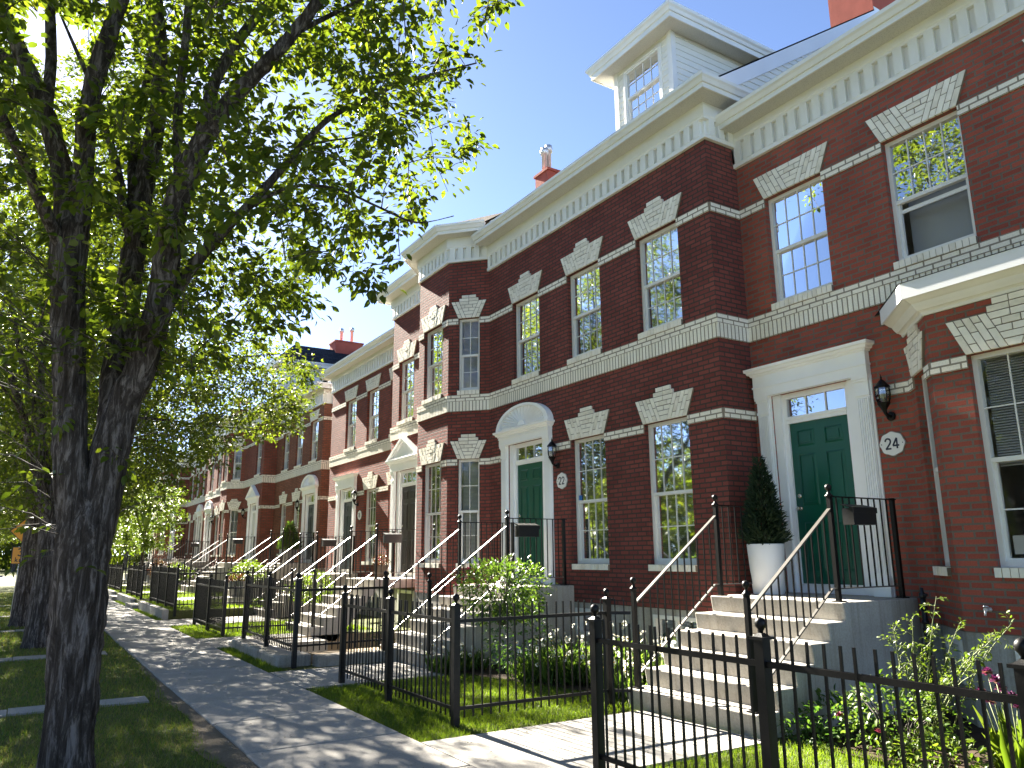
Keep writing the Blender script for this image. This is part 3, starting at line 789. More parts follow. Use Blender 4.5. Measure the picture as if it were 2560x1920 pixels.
# ------------------------------------------------------------------ houses
def near_house():
    H = House('red brick terraced house behind the steps with the 24 plaque, green door and corner bay', 'house', (8.3, 3.4, 0), 'brick24')
    B = [(8.3, 1.99), (7.7, 2.58), (7.7, 4.24), (8.3, 4.83)]
    H.seg((8.3, -1.2), B[0], z1=4.3, belt=False)
    sq = math.hypot(.6, .59)
    H.seg(B[0], B[1], [(sq / 2, .44, 0, 2, 'blind', True)], z1=4.3)
    H.seg(B[1], B[2], [(.83, .92, 0, 3, 'halfblind', True)], z1=4.3, base=[(.83, .8)])
    H.seg(B[2], B[3], [(sq / 2, .44, 0, 2, 'blind', True)], z1=4.3, base=[(sq / 2, .5)])
    y0 = 4.83
    H.seg(B[3], (8.3, 7.05), [], z1=4.3, door=6.13 - y0)
    H.u = 0
    H.seg((8.3, -1.2), (8.3, 7.05), [(2.56 + 1.2, .92, 1, 4, 'blind', False), (4.36 + 1.2, .92, 1, 4, 'open', False), (6.125 + 1.2, .92, 1, 4, 'sky', False)], z0=4.3, z1=7.4)
    H.belts([(8.3, -1.2), (8.3, 7.05)])
    H.finish()
    put_door(H.root, (8.3, 6.13, 1.09), R(90), 'flat', 'doorG', True)
    zg = H.cornice([(8.3, -1.2), (8.3, 7.045)], 7.085, False)
    H.roof(-1.2, 7.05, 7.93, zg - .05, 'shingle', gable0=False)
    H.shell(-1.2, 7.05, 8.62, 16.5, 7.6)
    # little bay roof: flat fascia, crown moulding under it, shingled slope
    P = [(8.3, 1.99), (7.7, 2.58), (7.7, 4.24), (8.3, 4.83)]
    mb = MB(); z = 3.975
    mb.sweep(P, [(0, z), (.02, z), (.03, z + .03), (.05, z + .045), (.07, z + .05), (.10, z + .085), (.12, z + .12), (.14, z + .13), (.185, z + .165), (.205, z + .18)], 1, False)
    mb.sweep(P, [(.205, z + .165), (.225, z + .165), (.225, z + .335), (.205, z + .335)], 0, True)
    o = mb.build('bay_cornice', ['fascia', 'trim'], H.root)
    rf = MB(); d = .235
    E_ = [(8.3, 1.99 - .33), (7.7 - d, 2.58 - .10), (7.7 - d, 4.24 + .10), (8.3, 4.83 + .33)]
    T_ = [(8.28, 2.0), (8.27, 2.7), (8.27, 4.1), (8.28, 4.8)]
    for i in range(3):
        a, b, c, e = E_[i], E_[i + 1], T_[i + 1], T_[i]
        rf.face([(a[0], a[1], z + .34), (b[0], b[1], z + .34), (c[0], c[1], z + .47), (e[0], e[1], z + .47)][::-1], 0, [(0, 0), (1.4, 0), (1.4, .9), (0, .9)][::-1])
    rf.build('bay_roof', 'shingle', o)
    return H
H24 = near_house()

def house22():
    H = House('maroon brick terraced house with fan arch over green door and plaque 22', 'house', (7.69, 10.1, 0), 'brick22')
    A, B, C = (8.3, 7.05), (7.69, 7.05), (7.69, 13.2)
    H.seg(A, B, z1=7.45); H.u = .61
    H.wz = 7.95
    y = 7.05
    H.seg(B, C, [(8.155 - y, .915, 0, 4, 'blind', True), (10.01 - y, .915, 0, 4, 'blind', True),
                 (8.155 - y, .915, 1, 4, 'lace', True), (10.01 - y, .915, 1, 4, 'lace', True), (11.83 - y, .915, 1, 4, 'lace', True)],
          door=11.87 - y, base=[(8.155 - y, .9), (10.01 - y, .9)], z1=7.9)
    H.belts([(8.3, 7.052), B, C])
    H.finish()
    put_door(H.root, (7.69, 11.87, 1.09), R(90), 'arch', 'doorG')
    zg = H.cornice([(8.27, 7.05), B, (7.69, 13.22)], 7.40)
    H.roof(7.05, 13.2, 7.33, zg - .05, 'shingle', wallx=7.9, zw=7.55)
    H.shell(7.05, 13.2, 8.75, 16.4, 7.9)
    dormer(H, 8.2, 9.64, 8.3, 8.72, 10.17, 7.33, zg - .05)
    chimney(H, 12.55, 13.5, 7.12, 8.02, 10.4, 13.3)
    return H
H22 = house22()

def house20():
    H = House('wine red brick house with angled bay and white pediment over a dark door', 'house', (7.69, 15.7, 0), 'brick20')
    P = [(7.69, 13.2), (7.07, 13.85), (7.07, 15.28), (7.69, 15.93), (7.69, 18.22), (8.3, 18.22)]
    sq = math.hypot(.62, .65)
    H.seg(P[0], P[1], [(sq / 2, .46, 0, 2, 'blind', True), (sq / 2, .46, 1, 2, 'blind', True)], z1=7.75)
    H.seg(P[1], P[2], [(.715, .9, 0, 4, 'halfblind', True), (.715, .9, 1, 4, 'tree', True)], z1=7.75)
    H.seg(P[2], P[3], [(sq / 2, .46, 0, 2, 'blind', True), (sq / 2, .46, 1, 2, 'blind', True)], z1=7.75)
    y = 15.93
    H.seg(P[3], P[4], [(17.34 - y, .9, 1, 4, 'tree', True)], door=17.22 - y, z1=7.75)
    H.seg(P[4], P[5], z1=7.75)
    H.belts(P)
    H.finish()
    put_door(H.root, (7.69, 17.22, 1.09), R(90), 'pediment', 'doorK')
    zg = H.cornice(P[:5] + [(8.2, 18.22)], 7.67)
    H.roof(13.2, 18.25, 7.33, zg - .05, 'shingleB', wallx=7.9, zw=7.8)
    rf = MB(); z = zg - .03; d = .42
    E_ = [(7.69 - .3, 13.2 - .25), (7.07 - d, 13.85 - .18), (7.07 - d, 15.28 + .18), (7.69 - .3, 15.93 + .25)]
    T_ = [(8.2, 13.45), (8.5, 14.3), (8.5, 14.85), (8.2, 15.7)]
    for i in range(3):
        a, b, c, e = E_[i], E_[i + 1], T_[i + 1], T_[i]
        zz = lambda x: z + max(0, x - 7.33) * .675 + .03
        rf.face([(a[0], a[1], z), (b[0], b[1], z), (c[0], c[1], zz(c[0])), (e[0], e[1], zz(e[0]))][::-1], 0, [(0, 0), (1.5, 0), (1.3, 1.8), (.2, 1.8)][::-1])
    rf.build('bay_roof', 'shingleB', H.root)
    H.shell(13.2, 18.22, 8.4, 16.3, 8.0)
    chimney(H, 10.9, 11.26, 15.6, 16.2, 9.9, 11.72)
    # underside and cellar door below the landing
    mb = MB(); mb.box(7.655, 7.688, 15.95, 18.2, .83, 1.0); mb.build('cellar_beam', 'redbeam', H.root)
    mb = MB(); y0 = 16.55
    mb.box(7.62, 7.67, y0, y0 + .07, -1.2, .80); mb.box(7.62, 7.67, y0 + .83, y0 + .9, -1.2, .80); mb.box(7.62, 7.67, y0 + .07, y0 + .83, .73, .80)
    mb.box(7.64, 7.668, y0 + .07, y0 + .83, -1.2, .73, 1); mb.build('cellar_door', ['white', 'doorK'], H.root)
    return H
H20 = house20()

def house18():
    H = House('red brick house with flat white door head and plaque 18, set back before the gap', 'house', (8.3, 21.4, 0), 'brick18')
    A, B = (8.3, 18.22), (8.3, 24.75); y = 18.22
    H.seg(A, B, [(21.1 - y, .91, 0, 4, 'blind', True), (19.3 - y, .91, 0, 4, 'blind', True), (21.1 - y, .91, 1, 4, 'tree', False), (22.93 - y, .91, 1, 4, 'blind', False), (19.3 - y, .91, 1, 4, 'tree', False)],
          door=23.05 - y, base=[(21.1 - y, .8)])
    H.seg(B, (17, 24.75))
    H.belts([A, B, (9.0, 24.75)])
    H.finish()
    put_door(H.root, (8.3, 23.05, 1.09), R(90), 'flat', 'doorB')
    zg = H.cornice([A, (8.3, 24.75), (9.2, 24.75)], 6.93, False)
    H.roof(18.22, 25.05, 7.93, zg - .05, 'shingle', gable0=False, gable1=True)
    H.shell(18.22, 24.74, 8.7, 16.2, 7.4)
    return H
H18 = house18()

def block2(dz, y0, x0, tag_a, tag_b, tag_c, mats, detail=True):
    """the next block of three houses: recessed house, stepped out house with bay, last house"""
    out = []
    xa = x0; xb = x0 - .55
    # first house (end wall faces the camera)
    H = House(tag_a, 'house', (xa, y0 + 3, 0), mats[0], dz)
    H.seg((15.5, y0), (xa, y0))
    yy = [1.05, 2.95, 4.8]
    A, B = (xa, y0), (xa, y0 + 6.2)
    H.seg(A, B, [(yy[1], .91, 0, 4, 'blind', True), (yy[2], .91, 0, 4, 'blind', True)] + [(q, .91, 1, 4, 'blind', False) for q in yy], door=1.15, base=[(yy[1], .8)])
    H.belts([(xa + .9, y0), A, B]); H.finish()
    put_door(H.root, (xa, y0 + 1.15, 1.09 + dz), R(90), 'arch', 'doorB')
    zg = H.cornice([(xa + .8, y0), A, (xa, y0 + 6.19)], 6.91 + dz, False)
    H.roof(y0 - .3, y0 + 6.2, xa - .37, zg - .05, 'shingle', gable0=True, wallx=xa + .3, zw=zg - .3)
    H.shell(y0, y0 + 6.2, xa + .4, 15.4, 7.3 + dz); out.append(H)
    # second: stepped out, pediment door, bay
    y1 = y0 + 6.2; H = House(tag_b, 'house', (xb, y1 + 3, 0), mats[1], dz)
    P = [(xa, y1), (xb, y1), (xb, y1 + 3.4), (xb - .62, y1 + 4.05), (xb - .62, y1 + 5.45), (xb, y1 + 6.1)]
    sq = math.hypot(.62, .65)
    H.seg(P[0], P[1])
    H.seg(P[1], P[2], [(.95, .91, 1, 4, 'blind', True)], door=1.3)
    for i, w, c in ((2, .46, 2), (3, .9, 4), (4, .46, 2)):
        L = sq if i != 3 else 1.4
        H.seg(P[i], P[i + 1], [(L / 2, w, 0, c, 'blind', True), (L / 2, w, 1, c, 'blind', True)])
    H.belts([(xa, y1 + .002)] + P[1:]); H.finish()
    put_door(H.root, (xb, y1 + 1.3, 1.09 + dz), R(90), 'pediment', 'doorW')
    zg = H.cornice([(xa - .03, y1)] + P[1:], 7.10 + dz)
    H.roof(y1, y1 + 6.1, xb - .37, zg - .05, 'shingle', wallx=xb + .2, zw=zg - .5)
    H.shell(y1, y1 + 6.1, xb + .9, 15.3, 7.5 + dz)
    dormer(H, y1 + .75, y1 + 2.2, xb + .72, zg + .4, zg + 2.15, xb - .37, zg - .05)
    chimney(H, xb + 3.4, xb + 4.8, y1 + 1.3, y1 + 2.2, zg + 2.3, zg + 3.75); out.append(H)
    # third
    y2 = y1 + 6.1; H = House(tag_c, 'house', (xb, y2 + 3, 0), mats[2], dz)
    H.seg((xb, y2), (xb, y2 + 6.3), [(1.3, .91, 0, 4, 'blind', True), (3.1, .91, 0, 4, 'blind', True), (1.3, .91, 1, 4, 'blind', True), (3.1, .91, 1, 4, 'blind', True), (5.0, .91, 1, 4, 'blind', True)], door=5.0)
    H.seg((xb, y2 + 6.3), (15.3, y2 + 6.3))
    H.belts([(xb, y2), (xb, y2 + 6.3)]); H.finish()
    put_door(H.root, (xb, y2 + 5.0, 1.09 + dz), R(90), 'arch', 'doorK')
    zg = H.cornice([(xb, y2), (xb, y2 + 6.3)], 6.95 + dz)
    H.roof(y2, y2 + 6.5, xb - .37, zg - .05, 'shingle', gable0=False, gable1=True)
    H.shell(y2, y2 + 6.29, xb + .4, 15.3, 7.3 + dz); out.append(H)
    return out
B2 = block2(.27, 27.7, 8.97,
            'brown brick end house past the tan downspout with an arched white doorway',
            'rust brick house with white pediment doorway and attic dormer, first past the brown end house',
            'rust brick house half hidden by leaves, between the second dormer house and the far gap', ('brick16', 'brick14', 'brick14'))
B3 = block2(.42, 49.4, 8.95,
            'far brick house with arched pale doorway seen beyond the parasol of hanging leaves'.replace('parasol of ', ''),
            'far brick house with bay at the end of the row of railings',
            'most distant brick house, almost covered by trees down the street', ('brick14', 'brick18', 'brick16'))

# ------------------------------------------------------------------ ground, paths
def rect(mb, x0, x1, y0, y1, z, mi=0): mb.face([(x0, y0, z), (x1, y0, z), (x1, y1, z), (x0, y1, z)], mi)
PIT = (3.9, 7.6, 12.42, 16.0)          # sunken court below the steps of the pediment house
g = MB()
X0, X1, Y0, Y1 = -150, 150, -60, 400
xs = [X0, -9.2, -1.2, PIT[0], PIT[1], X1]; ys = [Y0, PIT[2], PIT[3], Y1]
for i in range(5):
    for j in range(3):
        if i == 3 and j == 1: continue
        if i == 1 and True:
            yy0, yy1 = max(ys[j], -60), min(ys[j + 1], 92)
            if ys[j + 1] > 92: rect(g, xs[i], xs[i + 1], 92, ys[j + 1], -.03)
            continue
        rect(g, xs[i], xs[i + 1], ys[j], ys[j + 1], -.03)
structure(g.build('ground', 'turf'))
rd = MB()
rect(rd, -9.2, -1.2, -60, 92, -.16)
structure(rd.build('road', 'asphalt'))
kb = MB()
kb.box(-1.35, -1.2, -60, 92, -.3, .0); kb.box(-9.35, -9.2, -60, 92, -.3, .0); kb.box(-9.35, -1.2, 92, 92.15, -.3, 0)
structure(kb.build('kerb', 'walk'))
# curving street end across the view
sw = MB()
y = 7.02 - 1.35 * 7
rr = random.Random(2)
while y < 95:
    L = 1.345; dz = rr.uniform(-.004, .004)
    sw.box(1.74 + rr.uniform(-.01, .01), 3.11, y + .008, y + L - .007, -.12, 0 + dz); y += L
o = structure(sw.build('sidewalk', 'walk'))
bv = o.modifiers.new('edge', 'BEVEL'); bv.width = .008; bv.segments = 1
jb = MB(); rect(jb, 1.76, 3.09, -8, 95, -.025); structure(jb.build('sidewalk_joint_bed', 'soil'))
dr = MB()
for (ya, yb, s) in ((3.2, 8.6, 1), (8.6, 10.6, 2), (10.6, 14, 3)):
    pass
n = 46; pts0 = []; pts1 = []
for i in range(n + 1):
    y = 2.5 + 11 * i / n
    w = .10 + .16 * max(0, noise.noise(Vector((y * .9, 3.1, 0)))) + .22 * math.exp(-((y - 7.4) / .8) ** 2) + .12 * math.exp(-((y - 10.3) / .6) ** 2)
    pts0.append((1.745, y, -.018)); pts1.append((1.745 - w, y, -.022))
for i in range(n): dr.face([pts0[i], pts0[i + 1], pts1[i + 1], pts1[i]])
structure(dr.build('dirt_strip', 'dirt'))

def walkway(y0, y1, x1, z=0.0, name='walkway', x0=3.12):
    mb = MB(); mb.box(x0, x1, y0, y1, -.25, z - .004)
    # broom-finished far half gets transverse grooves
    return structure(mb.build(name, 'walk'))
walkway(4.9, 6.55, 5.62); walkway(9.92, 11.52, 5.05)
walkway(15.18, 17.0, 5.2); walkway(20.6, 22.6, 5.8)
# verge stepping slabs
for i, (x0, x1, y0, y1) in enumerate(((-1.19, 1.40, 10.12, 10.52), (-1.19, 1.40, 15.35, 15.85), (-1.19, 1.40, 21.3, 21.8), (-1.19, 1.40, 26.8, 27.3), (-1.19, 1.40, 33, 33.5))):
    mb = MB(); mb.box(x0, .03, y0 - .03, y1 - .05, -.1, -.014); mb.box(.04, x1, y0, y1, -.1, -.010)
    structure(mb.build('verge_path', 'walk'))

# sunken court
pt = MB(); a, b, c, d = PIT; zb = -1.1
pt.face([(a, c, zb), (b + .1, c, zb), (b + .1, d, zb), (a, d, zb)], 0)
structure(pt.build('sunken_court_floor', 'dirt'))
def wall_thing(name, label, cat, mb, mats, loc):
    t = tag(mb.build(name, mats, None, Vector(loc)), label, cat); t.location = loc; WL[t.name] = Vector(loc); return t
mb = MB()
mb.box(a - .55, a - .005, c - .35, d - .95, -.4, .14); mb.box(a - .5, a - .0, d - .951, d - .3, -.4, .06)
mb.box(a - .005, 5.0, c - .62, c - .35, -.4, .13)
t_ = wall_thing('retaining_curb', 'rough weathered concrete curb under the fence of the sunken court', 'curb', mb, 'curbc', (3.6, 12.2, 0))
bv = t_.modifiers.new('edge', 'BEVEL'); bv.width = .035; bv.segments = 2
mb = MB()
mb.box(a - .004, a + .05, c, d, zb, .0, 0); mb.box(a + .05, b, d - .05, d + .0, zb, .02, 1); mb.box(a + .05, 5.1, c - .34, c + .02, zb, .12, 0)
wall_thing('retaining_wall', 'tan boarded retaining wall lining the sunken court', 'wall', mb, ['timber', 'timber'], (5, 15.9, -1.1))

# raised lots beyond the gap
lt = MB(); lt.box(3.4, 60, 22.9, 96, -.2, .2)
structure(lt.build('raised_lawn', 'turf'))
for i, (ya, yb) in enumerate(((27.9, 29.9), (34.6, 36.4), (44.2, 46.0), (49.8, 51.6), (56.2, 58.0))):
    mb = MB(); mb.box(3.12, 3.9, ya, yb, -.1, .11); structure(mb.build('entry_slab', 'walk'))
    mb = MB(); mb.box(3.9, 6.3, ya, yb, .1, .212); structure(mb.build('entry_path', 'walk'))
for i, (ya, yb, la) in enumerate(((22.85, 27.85, 'low concrete edging wall of the first raised lawn past the even row of posts'), (29.95, 34.5, 'low concrete edging wall of the raised lawn between two entry slabs far along'), (36.5, 44.1, 'far low concrete edging wall by the most distant visible fence panels'))):
    mb = MB(); mb.box(3.28, 3.44, ya, yb, -.2, .235); wall_thing('edging_wall', la, 'curb', mb, 'step', (3.36, ya, 0))

# ------------------------------------------------------------------ steps and railings
ND = 6; RI = 1.09 / 6; TR = .268
def steps_mesh(width, back, floating=False, dzb=0.0):
    """one continuous side profile: front nosing of the landing at x=0, running down towards -x"""
    mb = MB(); lean = .028; q = []
    xl = -TR * (ND - 1)
    q.append((xl + lean, 0, -.3 if not floating else -.12))
    for i in range(ND - 1, -1, -1):
        zt = 1.09 - RI * i
        q.append((-TR * i + lean, 0, zt - RI)); q.append((-TR * i, 0, zt))
    q.append((back, 0, 1.09))
    if floating: q += [(back, 0, .90), (.10, 0, .90), (xl + .55, 0, -.12)]
    else: q.append((back, 0, -.3))
    mb.prism(q, (0, width, 0))
    return mb
def make_steps(label, x, y0, width, back, floating=False, z=0.0):
    mb = steps_mesh(width, back, floating)
    o = mb.build('concrete_steps', 'step'); o.location = (x, y0, z); WL[o.name] = Vector(o.location)
    bv = o.modifiers.new('edge', 'BEVEL'); bv.width = .012; bv.segments = 2; bv.limit_method = 'ANGLE'
    return tag(o, label, 'steps', 'concrete entrance steps')

def newel(mb, x, y, z0, z1, w=.045, ball=.035):
    mb.box(x - w / 2, x + w / 2, y - w / 2, y + w / 2, z0, z1)
    mb.box(x - w / 2 - .03, x + w / 2 + .03, y - w / 2 - .03, y + w / 2 + .03, z0, z0 + .012)
    mb.lathe((x, y, z1), [(w * .72, -.004), (w * .95, .0), (w * .95, .010), (w * .62, .022), (w * .36, .04), (w * .26, .055), (ball * .45, .062), (ball * .85, .075), (ball, .095), (ball * .85, .115), (ball * .4, .128), (.002, .131)], 12)
def railing_parts(root, landing, fine=True, plain=False):
    """one side of a stair: origin at the landing nosing, at newel line; x towards house +, down towards -"""
    xt, xb = .08, -TR * 5 + .075
    zt0, zb0 = 1.09, 1.09 - RI * 5
    mb = MB(); newel(mb, xt, 0, zt0, zt0 + 1.06); mb.build('newel_post', 'iron', root)
    mb = MB(); newel(mb, xb, 0, zb0, zb0 + 1.02); mb.build('newel_post', 'iron', root)
    mb = MB(); mb.box(landing - .10, landing - .055, -.022, .022, zt0, zt0 + 1.075); mb.box(landing - .13, landing - .03, -.05, .05, zt0, zt0 + .012); mb.build('wall_post', 'iron', root)
    A = Vector((xt - .02, 0, zt0 + .93)); B = Vector((xb + .02, 0, zb0 + .88))
    mb = MB(); mb.bar(B, A, .042, .016); mb.build('handrail', 'rail', root)
    A2 = Vector((xt - .09, 0, zt0 + .13)); B2_ = Vector((xb + .02, 0, zb0 + .13))
    mb = MB(); mb.bar(B2_, A2, .03, .014); mb.bar(A2, (landing - .08, 0, zt0 + .13), .03, .012); mb.build('lower_rail', 'rail', root)
    mb = MB(); mb.bar((xt, 0, zt0 + 1.06), (landing - .02, 0, zt0 + 1.06), .032, .012); mb.build('landing_rail', 'iron', root)
    bars = []
    n = 11
    for i in range(1, n + 1):
        f = i / (n + 1); x = B.x + (A.x - B.x) * f
        za = B2_.z + (A2.z - B2_.z) * min(1, (x - B2_.x) / (A2.x - B2_.x)); zb_ = B.z + (A.z - B.z) * f
        bars.append((x, za, zb_))
    m = max(2, round((landing - .08 - xt) / .115))
    for i in range(1, m):
        x = xt + (landing - .08 - xt) * i / m; bars.append((x, zt0 + .13, zt0 + 1.055))
    if fine:
        me = MB(); me.box(-.0065, .0065, -.0065, .0065, 0, 1.0); key = 'balm'
        for x, za, zb_ in bars:
            hgt = round(zb_ - za, 3); kk = ('bal', hgt)
            if kk not in CACHE:
                q = MB(); q.box(-.0065, .0065, -.0065, .0065, 0, hgt); CACHE[kk] = q.mesh('baluster', 'iron')
            link('baluster', CACHE[kk], root, (x, 0, za))
    else:
        q = MB()
        for x, za, zb_ in bars: q.box(x - .0065, x + .0065, -.0065, .0065, za, zb_)
        q.build('baluster_panel', 'iron', root)
RAILP = {}
def put_railing(label, x, y, landing, fine, z=0.0):
    k = (round(landing, 2), fine)
    if k not in RAILP:
        t = thing('stair_railing', label, 'railing', (0, 0, 0), 'black iron stair railings'); railing_parts(t, landing, fine); RAILP[k] = t
    else:
        t = copy_tree(RAILP[k]); t['label'] = label
    t.location = (x, y, z); WL[t.name] = Vector(t.location)
    return t
def mailbox(x, y, z, label):
    t = thing('mailbox', label, 'mailbox', (x, y, z), 'black mailboxes hung on the railings')
    mb = MB(); mb.prism([(0.0, 0, 0), (.11, 0, 0), (.11, 0, .21), (.0, 0, .16)] if False else [(-.05, 0, 0), (.05, 0, 0), (.05, 0, .17), (-.05, 0, .17)], (0, .37, 0)); 
    b = MB(); b.box(-.19, .19, -.16, -.03, 0, .17); b.build('box', 'mail', t, Vector((0, 0, 0)))
    l = MB(); l.prism([(-.2, -.17, .165), (-.2, -.02, .205), (-.2, -.02, .215), (-.2, -.175, .176)], (.40, 0, 0)); l.prism([(-.2, -.175, .176), (-.2, -.17, .165), (-.2, -.17, .12), (-.2, -.175, .12)], (.4, 0, 0)); l.build('lid', 'mail', t, Vector((0, 0, 0)))
    return t

ST = [  # x nosing, y0, width, back x, z, name, fine, floating
    (7.0, 5.03, 1.79, 8.295, 0, 'the green door of number 24', True, False),
    (6.39, 10.47, 1.80, 7.685, 0, 'the arched green door of number 22', True, False),
    (6.42, 15.95, 1.78, 7.685, 0, 'the dark pediment door beside the bay', True, True),
    (7.0, 21.85, 1.80, 8.295, 0, 'the flat headed door with plaque 18', True, False),
    (7.67, 27.75, 1.80, 8.96, .27, 'the brown end house door', False, False),
    (7.12, 34.1, 1.80, 8.41, .27, 'the first distant pediment door', False, False),
    (7.12, 43.9, 1.80, 8.41, .27, 'the leaf covered distant door', False, False),
    (7.65, 49.6, 1.80, 8.94, .42, 'the far arched pale door', False, False),
    (7.1, 55.8, 1.80, 8.39, .42, 'the farthest door of the row', False, False)]
for (x, y0, w, bk, z, nm, fine, fl) in ST:
    make_steps('concrete steps up to ' + nm, x, y0, w, bk - x, fl, z)
    land = bk - x - .04
    put_railing('ball topped black railing, near side of steps to ' + nm, x, y0 + .10, land, fine, z)
    put_railing('ball topped black railing, far side of steps to ' + nm, x, y0 + w - .10, land, fine, z)
for (x, y, z, lb) in ((7.42, 5.13, 1.86, 'black mailbox hung on the railing in front of the number 24 door'),
                      (6.78, 10.57, 1.86, 'black mailbox on the railing before the number 22 door, behind the rose bush'),
                      (6.82, 16.05, 1.86, 'black mailbox on the railing before the dark pediment door'),
                      (7.4, 21.95, 1.86, 'black mailbox on the railing before the door with plaque 18'),
                      (7.6, 34.2, 2.13, 'distant black mailbox on the railing by the first distant pediment door'),
                      (7.6, 44.0, 2.13, 'distant black mailbox beside the leaf covered door')):
    mailbox(x, y, z, lb)

# ------------------------------------------------------------------ fences
def post_mesh(h=1.09, w=.066):
    k = ('post', h)
    if k not in CACHE:
        mb = MB(); mb.box(-w / 2, w / 2, -w / 2, w / 2, -.15, h); c = w / 2 + .018
        mb.prism([(-c, -c, h), (c, -c, h), (c, c, h), (-c, c, h)], (0, 0, .016))
        b0 = len(mb.v); a = w / 2 + .004
        mb.v.extend([(-a, -a, h + .016), (a, -a, h + .016), (a, a, h + .016), (-a, a, h + .016), (-.014, -.014, h + .036), (.014, -.014, h + .036), (.014, .014, h + .036), (-.014, .014, h + .036)])
        for i in range(4): mb.fidx([b0 + i, b0 + (i + 1) % 4, b0 + 4 + (i + 1) % 4, b0 + 4 + i])
        r = .034; z = h + .036
        mb.lathe((0, 0, z), [(.013, -.002), (.013, .012), (.017, .016), (r * .6, .024), (r * .92, .036), (r, .052), (r * .92, .068), (r * .6, .082), (.002, .09)], 14)
        CACHE[k] = mb.mesh('post', 'iron')
    return CACHE[k]
def picket_mesh():
    if 'picket' not in CACHE:
        mb = MB(); mb.box(-.0068, .0068, -.0068, .0068, .07, 1.10); CACHE['picket'] = mb.mesh('picket', 'iron')
    return CACHE['picket']
def fence(label, pts, z=0.0, fine=True, pitch=.099, ends=True, posts=None):
    """pts: post positions in plan; rails and pickets between them"""
    t = thing('iron_fence', label, 'fence', (pts[0][0], pts[0][1], z), 'black iron picket fences of the front gardens')
    o = WL[t.name]
    for i, p in enumerate(pts):
        if posts is None or posts[i]: link('post', post_mesh(), t, Vector((p[0], p[1], z)) - o)
    pan = MB()
    for p, q in zip(pts[:-1], pts[1:]):
        a = Vector((p[0], p[1], z)); b = Vector((q[0], q[1], z)); d = b - a; L = d.length; u = d / L
        for hh, w, th in ((.955, .03, .034), (.155, .028, .03)):
            mb = MB(); mb.bar(a + u * .03 + Vector((0, 0, hh)), b - u * .03 + Vector((0, 0, hh)), w, th); mb.build('rail', 'iron', t)
        n = max(2, round(L / pitch))
        for k in range(1, n):
            c = a + d * (k / n)
            if fine:
                w = link('picket', picket_mesh(), t, c - o, math.atan2(d.y, d.x))
                w.rotation_euler = (rr.gauss(0, .006), rr.gauss(0, .006), math.atan2(d.y, d.x))
            else: pan.box(c.x - .008, c.x + .008, c.y - .008, c.y + .008, z + .07, z + 1.10)
    if pan.f: pan.build('picket_panel', 'iron', t)
    return t
fence('black iron fence closing the lawn of number 24, nearest the camera', [(3.7, 4.79), (3.7, 3.22), (3.7, 1.8), (3.7, .3)], pitch=.098)
fence('black iron fence around the number 22 lawn with daisies behind it', [(3.65, 10.06), (3.65, 8.54), (3.65, 6.93), (5.5, 6.90), (5.72, 6.72)], posts=[1, 1, 1, 1, 0])
fence('black iron fence standing on the rough curb of the sunken court', [(3.56, 15.0), (3.56, 13.44), (3.56, 11.86), (5.02, 11.98)], z=.13, posts=[1, 1, 1, 1])
fence('black iron fence before the house with plaque 18, past the court', [(3.66, 20.4), (3.66, 18.8), (3.66, 17.2), (5.2, 17.15)], posts=[1, 1, 1, 1], fine=False)
fence('black iron fence on the first raised lawn past the brown end house', [(3.6, 27.7), (3.6, 26.1), (3.6, 24.5), (3.6, 22.9), (6.2, 22.9)], z=.2, fine=False)
fence('black iron fence between the two entry slabs on the raised lawn', [(3.6, 34.4), (3.6, 32.8), (3.6, 31.3), (3.6, 30.0), (6.0, 30.0)], z=.2, fine=False)
fence('distant black iron fence before the leaf covered houses', [(3.6, 44.0), (3.6, 41.4), (3.6, 39), (3.6, 36.6), (6.0, 36.6)], z=.2, fine=False)
fence('most distant stretch of black iron fence at the end of the sidewalk', [(3.6, 56), (3.6, 53.5), (3.6, 51.8), (3.6, 49.5), (3.6, 46.2)], z=.2, fine=False)

# ------------------------------------------------------------------ lanterns, plaques, pipes
def lantern(x, y, z, label, first=[None]):
    if first[0] is None:
        t = thing('wall_lantern', label, 'lantern', (0, 0, 0), 'black wall lanterns by the doors')
        mb = MB(); mb.lathe((0, 0, -.28), [(.052, 0), (.056, .01), (.05, .025), (.03, .03)], 14, 0, 'x'); mb.build('mount', 'iron', t)
        mb = MB(); mb.tube([(-.02, 0, -.28), (-.07, 0, -.285), (-.11, 0, -.25), (-.125, 0, -.205)], [.016, .018, .022, .026], 8); mb.build('arm', 'iron', t)
        c = (-.125, 0, 0)
        mb = MB(); mb.lathe(c, [(.012, -.24), (.03, -.21), (.055, -.17), (.068, -.145), (.072, -.135), (.06, -.13)], 6, sm=False); mb.build('base_cup', 'iron', t)
        mb = MB(); mb.lathe(c, [(.058, -.13), (.070, -.09), (.076, -.04), (.074, .01), (.070, .045)], 6, sm=False); mb.build('glass', 'lampglass', t)
        mb = MB()
        for k in range(6):
            a = math.pi * k / 3
            P = lambda r, zz: (c[0] + r * math.cos(a), r * math.sin(a), zz)
            mb.tube([P(.060, -.13), P(.073, -.09), P(.079, -.04), P(.077, .01), P(.073, .045)], .005, 5)
        mb.build('cage', 'iron', t)
        mb = MB(); mb.lathe(c, [(.084, .04), (.088, .05), (.084, .058), (.05, .10), (.03, .125), (.014, .135), (.010, .15), (.014, .16), (.006, .175), (.003, .20)], 12); mb.build('roof', 'iron', t)
        mb = MB(); mb.lathe(c, [(.012, -.12), (.014, -.07), (.024, -.05), (.026, -.02), (.014, .0)], 8); mb.build('bulb', 'bulb', t)
        first[0] = t
    else:
        t = copy_tree(first[0]); t['label'] = label
    t.location = (x, y, z); WL[t.name] = Vector(t.location)
